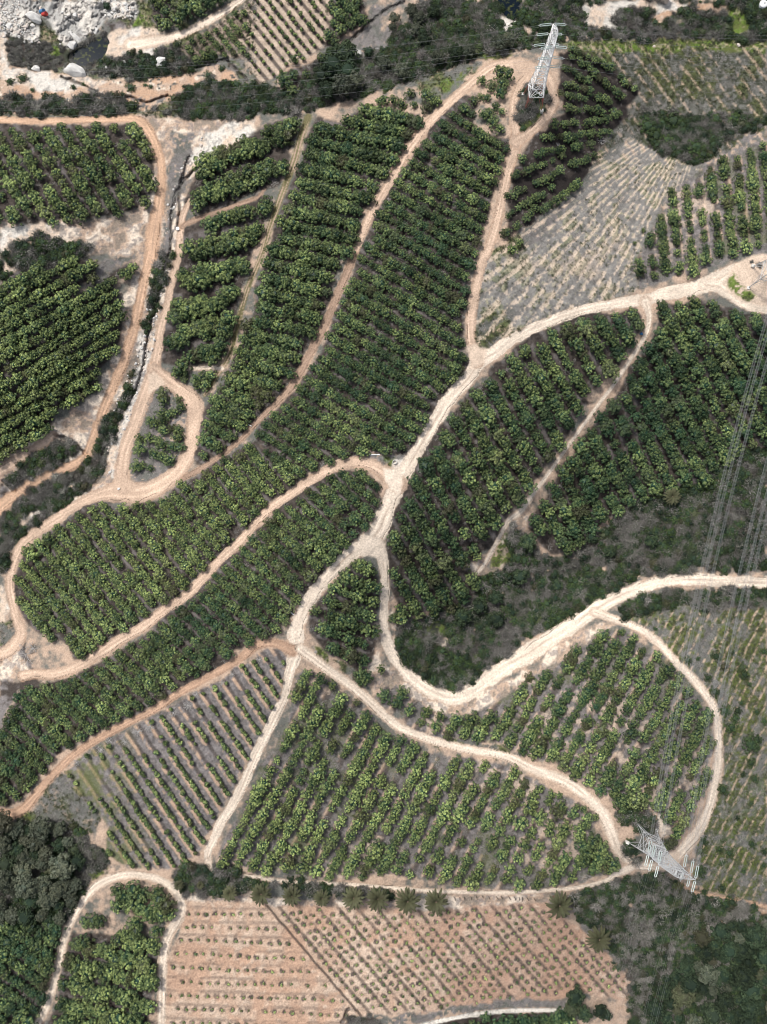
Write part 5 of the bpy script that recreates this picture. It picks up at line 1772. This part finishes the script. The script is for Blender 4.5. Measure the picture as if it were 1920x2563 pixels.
dv, df = lathe([(.27, 0), (.3, .04), (.28, .08), (.28, .3), (.3, .32), (.28, .34), (.28, .56), (.3, .58), (.28, .6), (.28, .84), (.3, .88), (.26, .89), (.25, .85)])
for (a, b_), mm_, lab in (((592, 205), 'redp', "red plastic drum beside the big angular boulder"), ((560, 165), 'bluep', "blue plastic drum behind the red one")):
    X, Y, Z = put(a * s_, b_ * s_)
    e = ob("plastic_drum", mesh("drum", dv, df, M[mm_]), loc=(X, Y, Z), rot=(.5, .9, .4), scale=(2.0, 2.0, 2.0))
    tag(e, lab, "drum", "plastic drums in the rubble")
# round white tank and striped shed roof at the frame edge
X, Y, Z = put(1907, 17)
e = ob("water_tank", None, loc=(X, Y, Z))
tag(e, "white domed round water tank above the dark scrub", "water tank")
v, f = lathe([(1.15, 0), (1.18, .1), (1.15, .2), (1.15, .6), (1.18, .65), (1.15, .7), (1.15, 1.1), (1.18, 1.15), (1.15, 1.2), (.95, 1.42), (.45, 1.55)])
ob("tank_body", mesh("tank_body", v, f, M['white'], None, True), e)
v, f = lathe([(.28, 0), (.3, .05), (.3, .1), (.2, .14)])
ob("lid", mesh("lid", v, f, M['steelgrey']), e, (0, 0, 1.54))
X, Y, Z = put(1662, 2)
e = ob("shed", None, loc=(X, Y, Z), rot=(0, 0, -.2))
tag(e, "little shed with red and white striped roof on the chalk bank", "shed")
v, f = [], []
boxv(v, f, (0, 0, .9), (2.0, 1.7, 1.9))
ob("wall", mesh("wall", v, f, M['stonewarm']), e)
v, f = [], []
N_ = 40
for k in range(N_ + 1):
    xx = -1.25 + 2.5 * k / N_
    zz = .05 * math.sin(k * math.pi / 2)
    v += [(xx, -1.1, 1.93 + zz), (xx, 1.1, 2.2 + zz), (xx, -1.1, 1.89 + zz), (xx, 1.1, 2.16 + zz)]
for k in range(N_):
    a_ = 4 * k
    f += [[a_, a_ + 4, a_ + 5, a_ + 1], [a_ + 3, a_ + 7, a_ + 6, a_ + 2], [a_ + 2, a_ + 6, a_ + 4, a_], [a_ + 1, a_ + 5, a_ + 7, a_ + 3]]
ob("roof", mesh("roof", v, f, M['roofsheet']), e)
# concrete well ring, white pipe, small white things
X, Y, Z = put(988, 1157)
v, f = [], []
n = 28
for r0, z0 in ((.55, -.2), (.55, .55), (.43, .55), (.43, -.2)):
    for k in range(n):
        v.append((r0 * math.cos(k * 2 * math.pi / n), r0 * math.sin(k * 2 * math.pi / n), z0))
for i in range(3):
    for k in range(n):
        f.append([i * n + k, i * n + (k + 1) % n, (i + 1) * n + (k + 1) % n, (i + 1) * n + k])
e = ob("well_ring", mesh("well_ring", v, f, M['concrete']), loc=(X, Y, Z))
tag(e, "round concrete well ring on grass beside the ridge road fork", "well ring")


def pipe(p0, p1, rad, m, name, label, cat, lift=.15):
    a_ = Vector(put(*p0))
    b_ = Vector(put(*p1))
    mid = (a_ + b_) / 2
    v, f = [], []
    tube(v, f, [a_ - mid + Vector((0, 0, lift)), (a_ - mid) * .9 + Vector((0, 0, lift)), (b_ - mid) * .9 + Vector((0, 0, lift)), b_ - mid + Vector((0, 0, lift))], [rad * 1.25, rad, rad, rad * 1.25], 10)
    e = ob(name, mesh(name, v, f, M[m]), loc=mid)
    tag(e, label, cat)


pipe((923, 1139), (951, 1138), .13, 'white', "white_pipe", "long white pipe lying on grey litter above the hooked road", "pipe")
pipe((727, 1531), (735, 1539), .12, 'white', "white_pipe", "short white pipe in the diagonal block beside the curved road", "pipe")
pipe((622, 1063), (630, 1067), .12, 'white', "white_pipe", "short white pipe between trees beside the brown track", "pipe")
pipe((446, 787), (452, 793), .1, 'white', "white_pipe", "bent white pipe end in the gully between dirt roads", "pipe")
bv_, bf_ = lathe([(.3, 0), (.42, .12), (.45, .3), (.36, .5), (.16, .6), (.13, .68), (.2, .74), (.05, .76)], 12)
for (x, y, mm_, lab) in ((136, 1173, 'white', "lumpy white sack beside the ditch of the orange track"), (299, 1225, 'white', "white sack on the wide dirt junction under the hairpin"), (1605, 838, 'bluep', "blue bag at the head of the diagonal track"), (1596, 1336, 'white', "white sack in the scrub valley")):
    X, Y, Z = put(x, y)
    e = ob("sack", mesh("sack", bv_, bf_, M[mm_], None, True), loc=(X, Y, Z - .05), rot=(.9, .3, x), scale=(1.05, .8, .9))
    tag(e, lab, "sack")
X, Y, Z = put(447, 576)
e = ob("standpipe", None, loc=(X, Y, Z))
tag(e, "white capped standpipe beside the straight ditch", "standpipe")
v, f = lathe([(.2, -.2), (.2, .8), (.22, .82), (.22, .9)])
ob("riser", mesh("riser", v, f, M['concrete']), e)
v, f = lathe([(.5, 0), (.52, .06), (.5, .14), (.3, .2)])
ob("cap", mesh("cap", v, f, M['white']), e, (0, 0, .9))
# fence posts above the sapling field
fp = P("K:1290,838 1322,836 1350,834 1395,832 1430,830 1470,828 1510,832 1560,832 1590,830 1640,832 L:20,834 50,836 70,836 100,838 145,840")
v, f = [], []
tube(v, f, [(0, 0, -.4), (.03, 0, .8), (0, .02, 1.9)], [.09, .085, .07], 7)
pm = mesh("post", v, f, M['post'])
for i, (x, y) in enumerate(fp):
    X, Y, Z = put(x, y)
    tag(ob("fence_post", pm, loc=(X, Y, Z), rot=(rng.normal(0, .07), rng.normal(0, .07), rng.uniform(0, 6))), f"dark leaning fence post, {ordn(i)} after the row of palms", "fence post", "fence posts above the saplings")


# dead tree and prunings
def branchy(seed, n=9, R=1.0, rad=.05, lvl=3, zup=.5):
    r = np.random.default_rng(seed)
    V, F = [], []

    def go(p, d, ln, rd, l):
        q = p + d * ln * .5 + r.normal(0, .05, 3) * ln
        e = p + d * ln
        tube(V, F, [p, q, e], [rd, rd * .8, rd * .55], 4)
        if l:
            for _ in range(3):
                nd = d + r.normal(0, .55, 3)
                nd[2] = max(nd[2], -.25)
                go(e if r.random() < .6 else q, nd / np.linalg.norm(nd), ln * r.uniform(.5, .75), rd * .55, l - 1)
    for k in range(n):
        a = k * 6.283 / n + r.uniform(-.3, .3)
        d = np.array([math.cos(a), math.sin(a), zup * r.uniform(.3, 1.4)])
        go(np.array([0, 0, .1]), d / np.linalg.norm(d), R * .42, rad, lvl)
    return V, F


for x, y, r, lab in P("G:150,930,110")[0] + ("bare silver dead tree at the corner of the bend road",), P("G:205,890,60")[0] + ("smaller bare dead tree behind the silver one",):
    R = r * float(mpp(x, y))
    v, f = branchy(int(r), 8, R, .09, 3, .6)
    X, Y, Z = put(x, y, .4 * R)
    e = ob("dead_tree", mesh("dead_tree", v, f, M['deadwood']), loc=(X, Y, Z))
    tag(e, lab, "dead tree", "dead trees at the bend")
bp = P("G:1375,1140,30 1440,1108,24 1505,1055,22 1275,1182,24 1220,1255,34 1125,1300,34 1040,1330,26 975,1395,38 895,1425,36 810,1490,26 710,1485,28 655,1545,34 545,1600,20 500,1625,26 1600,1000,20 H:25,960,26 390,910,14 J:375,95,24 340,150,22 C:580,915,34 300,940,20")
BRM = [mesh(f"brush_{i}", *branchy(900 + i, 16, 1.25, .045, 2, .35), M['deadwood']) for i in range(3)]
for i, (x, y, r) in enumerate(bp):
    R = r * float(mpp(x, y))
    X, Y, Z = put(x, y)
    lab = f"pile of bleached prunings, {ordn(i)} along the edge under the red track" if i < 19 else ("bleached pruning pile at the end of the dark slope" if i == 19 else "small bleached pruning heap inside the dark slope")
    tag(ob("brush_pile", BRM[i % 3], loc=(X, Y, Z), rot=(0, 0, rng.uniform(0, 6)), scale=(R, R, R * .8)), lab, "brush pile", "piles of prunings")

# ------------------------------------------------------------------ pylons
def beam(V, F, a, b, w):
    a = Vector(a)
    b = Vector(b)
    d = (b - a)
    if d.length < 1e-4:
        return
    d.normalize()
    p = d.orthogonal().normalized() * w / 2
    q = d.cross(p).normalized() * w / 2
    i = len(V)
    for e in (a, b):
        for s1, s2 in ((1, 1), (-1, 1), (-1, -1), (1, -1)):
            V.append(tuple(e + p * s1 + q * s2))
    for f in ((3, 2, 1, 0), (4, 5, 6, 7), (0, 1, 5, 4), (1, 2, 6, 5), (2, 3, 7, 6), (3, 0, 4, 7)):
        F.append([i + k for k in f])


def pylon(px, py, ang, half, arms, armlen, peak, label, steel, legm, w=.12, waist=(13.0, 1.15), top=.62):
    X, Y, Z = put(px, py)
    root = ob("lattice_pylon", None, loc=(X, Y, Z), rot=(0, 0, ang))
    tag(root, label, "pylon", "high-voltage pylons")
    H = arms[0] + 1.3

    def hw(z):
        return half + (waist[1] - half) * z / waist[0] if z < waist[0] else waist[1] + (top - waist[1]) * (z - waist[0]) / (H - waist[0])

    def cor(z):
        h = hw(z)
        return [Vector((sx * h, sy * h, z)) for sx, sy in ((1, 1), (-1, 1), (-1, -1), (1, -1))]
    zl = 5.2
    for k in range(4):
        v, f = [], []
        g, t_ = cor(-.6)[k], cor(zl)[k]
        beam(v, f, g, t_, w * 1.25)
        for j in (-1, 1):
            o2 = cor(zl)[(k + j) % 4]
            m2 = t_.lerp(o2, .33)
            for q in (.3, .6):
                beam(v, f, g.lerp(t_, q), t_.lerp(m2, q * 1.1), w * .5)
                beam(v, f, g.lerp(t_, q), t_.lerp(m2, q * 1.1 - .3), w * .4)
            beam(v, f, g.lerp(t_, .12), m2, w * .6)
        ob("leg", mesh("leg", v, f, M[legm]), root)
        v, f = [], []
        boxv(v, f, (g.x, g.y, .0), (.75, .75, 1.1))
        ob("footing", mesh("footing", v, f, M['concrete']), root)
    zs = [zl, 8.2, 10.8, waist[0]]
    z = waist[0]
    while z < H - 1.2:
        z += 1.55
        zs.append(min(z, H))
    if zs[-1] < H:
        zs.append(H)
    v, f = [], []
    for i in range(len(zs) - 1):
        A, B = cor(zs[i]), cor(zs[i + 1])
        for k in range(4):
            n_ = (k + 1) % 4
            beam(v, f, A[k], B[k], w * 1.15)
            beam(v, f, A[k], A[n_], w * .85)
            beam(v, f, A[k], B[n_], w * .75)
            beam(v, f, A[n_], B[k], w * .75)
            if i < 3:
                m1 = (A[k] + A[n_]) / 2
                m2 = (B[k] + B[n_]) / 2
                beam(v, f, m1, A[k].lerp(B[k], .5), w * .55)
                beam(v, f, m1, A[n_].lerp(B[n_], .5), w * .55)
        if i in (0, 3):
            beam(v, f, A[0], A[2], w * .7)
            beam(v, f, A[1], A[3], w * .7)
    for k in range(4):
        beam(v, f, cor(H)[k], cor(H)[(k + 1) % 4], w)
    ob("lattice_body", mesh("lattice_body", v, f, M[steel]), root)
    v, f = [], []
    for sx in (-1, 1):
        tip = Vector((sx * peak[0], 0, peak[1]))
        for k in range(4):
            c_ = cor(H)[k]
            if c_.x * sx > 0 or peak[0] < .1:
                beam(v, f, c_, tip, w * .8)
                beam(v, f, c_.lerp(tip, .5), cor(H)[(k + 1) % 4].lerp(tip, .5), w * .5)
    ob("earthwire_peak", mesh("earthwire_peak", v, f, M[steel]), root)
    tips = {}
    for li, za in enumerate(arms):
        for sx in (-1, 1):
            al = armlen * (1.0 if li == 0 else (1.06 if li == 1 else 1.0))
            tip = Vector((sx * al, 0, za))
            v, f = [], []
            lo_, hi_ = hw(za - .25), hw(za + 1.2)
            for sy in (-1, 1):
                p0 = Vector((sx * lo_, sy * lo_, za - .25))
                p1 = Vector((sx * hi_, sy * hi_, za + 1.2))
                beam(v, f, p0, tip, w * .95)
                beam(v, f, p1, tip, w * .85)
                for q in (.25, .5, .75):
                    beam(v, f, p0.lerp(tip, q), p1.lerp(tip, q), w * .5)
                    beam(v, f, p0.lerp(tip, q), p1.lerp(tip, q - .25), w * .5)
            for q in (.0, .25, .5, .75):
                for z_ in (0, 1):
                    a1 = Vector((sx * (lo_, hi_)[z_], (lo_, hi_)[z_], (za - .25, za + 1.2)[z_])).lerp(tip, q)
                    a2 = Vector((sx * (lo_, hi_)[z_], -(lo_, hi_)[z_], (za - .25, za + 1.2)[z_])).lerp(tip, q)
                    b1 = Vector((sx * (lo_, hi_)[z_], -(lo_, hi_)[z_], (za - .25, za + 1.2)[z_])).lerp(tip, q + .25)
                    beam(v, f, a1, a2, w * .5)
                    beam(v, f, a1, b1, w * .5)
            ob("cross_arm", mesh("cross_arm", v, f, M[steel]), root)
            tips[(li, sx)] = tip
    root_m = Matrix.Translation((X, Y, Z)) @ Matrix.Rotation(ang, 4, 'Z')
    return dict(root=root, m=root_m, tips=tips, peak=[Vector((s * peak[0], 0, peak[1])) for s in (-1, 1)])


def insulator(tw, tip, direction):
    """double string of glass discs between two yoke plates; returns where the wire starts"""
    inv = tw['m'].inverted().to_3x3()
    d = (inv @ direction).normalized()
    side = Vector((-d.y, d.x, 0)).normalized()
    v, f = [], []
    L0, L1 = .5, 2.9
    for s in (-1, 1):
        pts, rad = [], []
        n = 15
        for k in range(n * 2 + 1):
            t = L0 + (L1 - L0) * k / (n * 2)
            pts.append(tip + d * t + side * s * .21)
            rad.append(.11 if k % 2 else .06)
        tube(v, f, pts, rad, 8)
    o = ob("insulator_string", mesh("insulator_string", v, f, M['glass']), tw['root'])
    v, f = [], []
    for t in (L0 - .05, L1 + .05):
        beam(v, f, tip + d * t - side * .3, tip + d * t + side * .3, .09)
    beam(v, f, tip, tip + d * L0, .08)
    beam(v, f, tip + d * L1, tip + d * (L1 + .5), .08)
    ob("yoke", mesh("yoke", v, f, M['steelgrey']), o)
    return tw['m'] @ (tip + d * (L1 + .5))


def wire(a, b, sag, label, sub=2, gap=.42, rad=.028, spacers=True, name="power_line"):
    d = (b - a)
    side = Vector((-d.y, d.x, 0)).normalized()
    v, f = [], []
    N = 40
    offs = [(-.5, 0), (.5, 0), (-.5, -1), (.5, -1)][:sub] if sub > 1 else [(0, 0)]
    C0 = lambda t: a.lerp(b, t) - Vector((0, 0, sag * 4 * t * (1 - t)))
    for ox, oz in offs:
        tube(v, f, [C0(k / N) - a + side * ox * gap + Vector((0, 0, oz * gap)) for k in range(N + 1)], [rad] * (N + 1), 5)
    if spacers and sub > 1:
        for k in range(1, 9):
            c_ = C0(k / 9) - a
            beam(v, f, c_ - side * gap * .6, c_ + side * gap * .6, .09)
    o = ob(name, mesh(name, v, f, M['wire']), loc=a)
    tag(o, label, "power line", "power lines")


def world_at(px, py, h):
    X, Y = ground_xy(px, py, h)
    return Vector((float(X), float(Y), h))


T1 = pylon(1332, 258, math.radians(92), 2.3, (25.6, 22.2, 18.8), 2.75, (.5, 28.3), "white lattice pylon inside the road loop on the ridge top", 'steel', 'redsteel')
T2 = pylon(1606, 2092, math.radians(-22), 2.7, (23.0, 19.8, 16.6), 4.3, (.9, 25.2), "grey lattice pylon at the bend of the lower roads", 'steelgrey', 'steelgrey', .08, (11.5, 1.45), .7)
T3 = pylon(1906, 701, math.radians(-14), 2.95, (30.0, 26.4, 22.8), 4.6, (1.0, 33.0), "lattice pylon cut by the frame on the pale pad", 'steelgrey', 'steelgrey', .115, (14.0, 1.5), .75)
LV = ["top", "middle", "lowest"]
# first pylon: lines run along the hollow both ways
for far, sag, where, dirn in ((world_at(-900, 230, 16), 9.0, "over the hollow", -1), (world_at(2900, 60, 22), 9.0, "over the weedy slope", 1)):
    for (li, sx), tip in T1['tips'].items():
        tw_ = T1['m'] @ tip
        end = far + Vector((0, 4.2 * sx, -3.4 * li + 3))
        st = insulator(T1, tip, (end - tw_) + Vector((0, 0, -22)))
        wire(st, end, sag, f"thin wire {where} from {LV[li]} {'far' if sx > 0 else 'near'} arm of the ridge pylon", 1, .4, .013, False)
    pk = T1['m'] @ T1['peak'][1]
    wire(pk, far + Vector((0, 0, 8)), sag * .8, f"thin earth wire {where} from the peak of the ridge pylon", 1, .4, .008, False)
# line from the edge pylon down to the lower pylon and on over the ravine
FAR = world_at(1440, 3500, -22 + 30)
for (li, sx), tip in T2['tips'].items():
    t2 = T2['m'] @ tip
    t3 = T3['m'] @ T3['tips'][(li, sx)]
    s2 = insulator(T2, tip, (t3 - t2) + Vector((0, 0, -14)))
    s3 = insulator(T3, T3['tips'][(li, sx)], (t2 - t3) + Vector((0, 0, -14)))
    arm = f"{LV[li]} {'inner' if sx < 0 else 'outer'} arms"
    wire(s2, s3, 6.5, f"bundled wires between the grey pylons, on their {arm}", 4, .42, .017, False)
    end = FAR + (T2['m'].to_3x3() @ Vector((tip.x, 0, 0))) + Vector((0, 0, tip.z - 20))
    sb = insulator(T2, tip, (end - t2) + Vector((0, 0, -20)))
    wire(sb, end, 7.5, f"bundled wires over the ravine from the lower pylon's {LV[li]} {'inner' if sx < 0 else 'outer'} arm", 2, .42, .009, False)
for k in (0, 1):
    wire(T2['m'] @ T2['peak'][k], T3['m'] @ T3['peak'][k], 5.0, f"thin earth wire between the {'inner' if k == 0 else 'outer'} peaks of the grey pylons", 1, .4, .016, False)
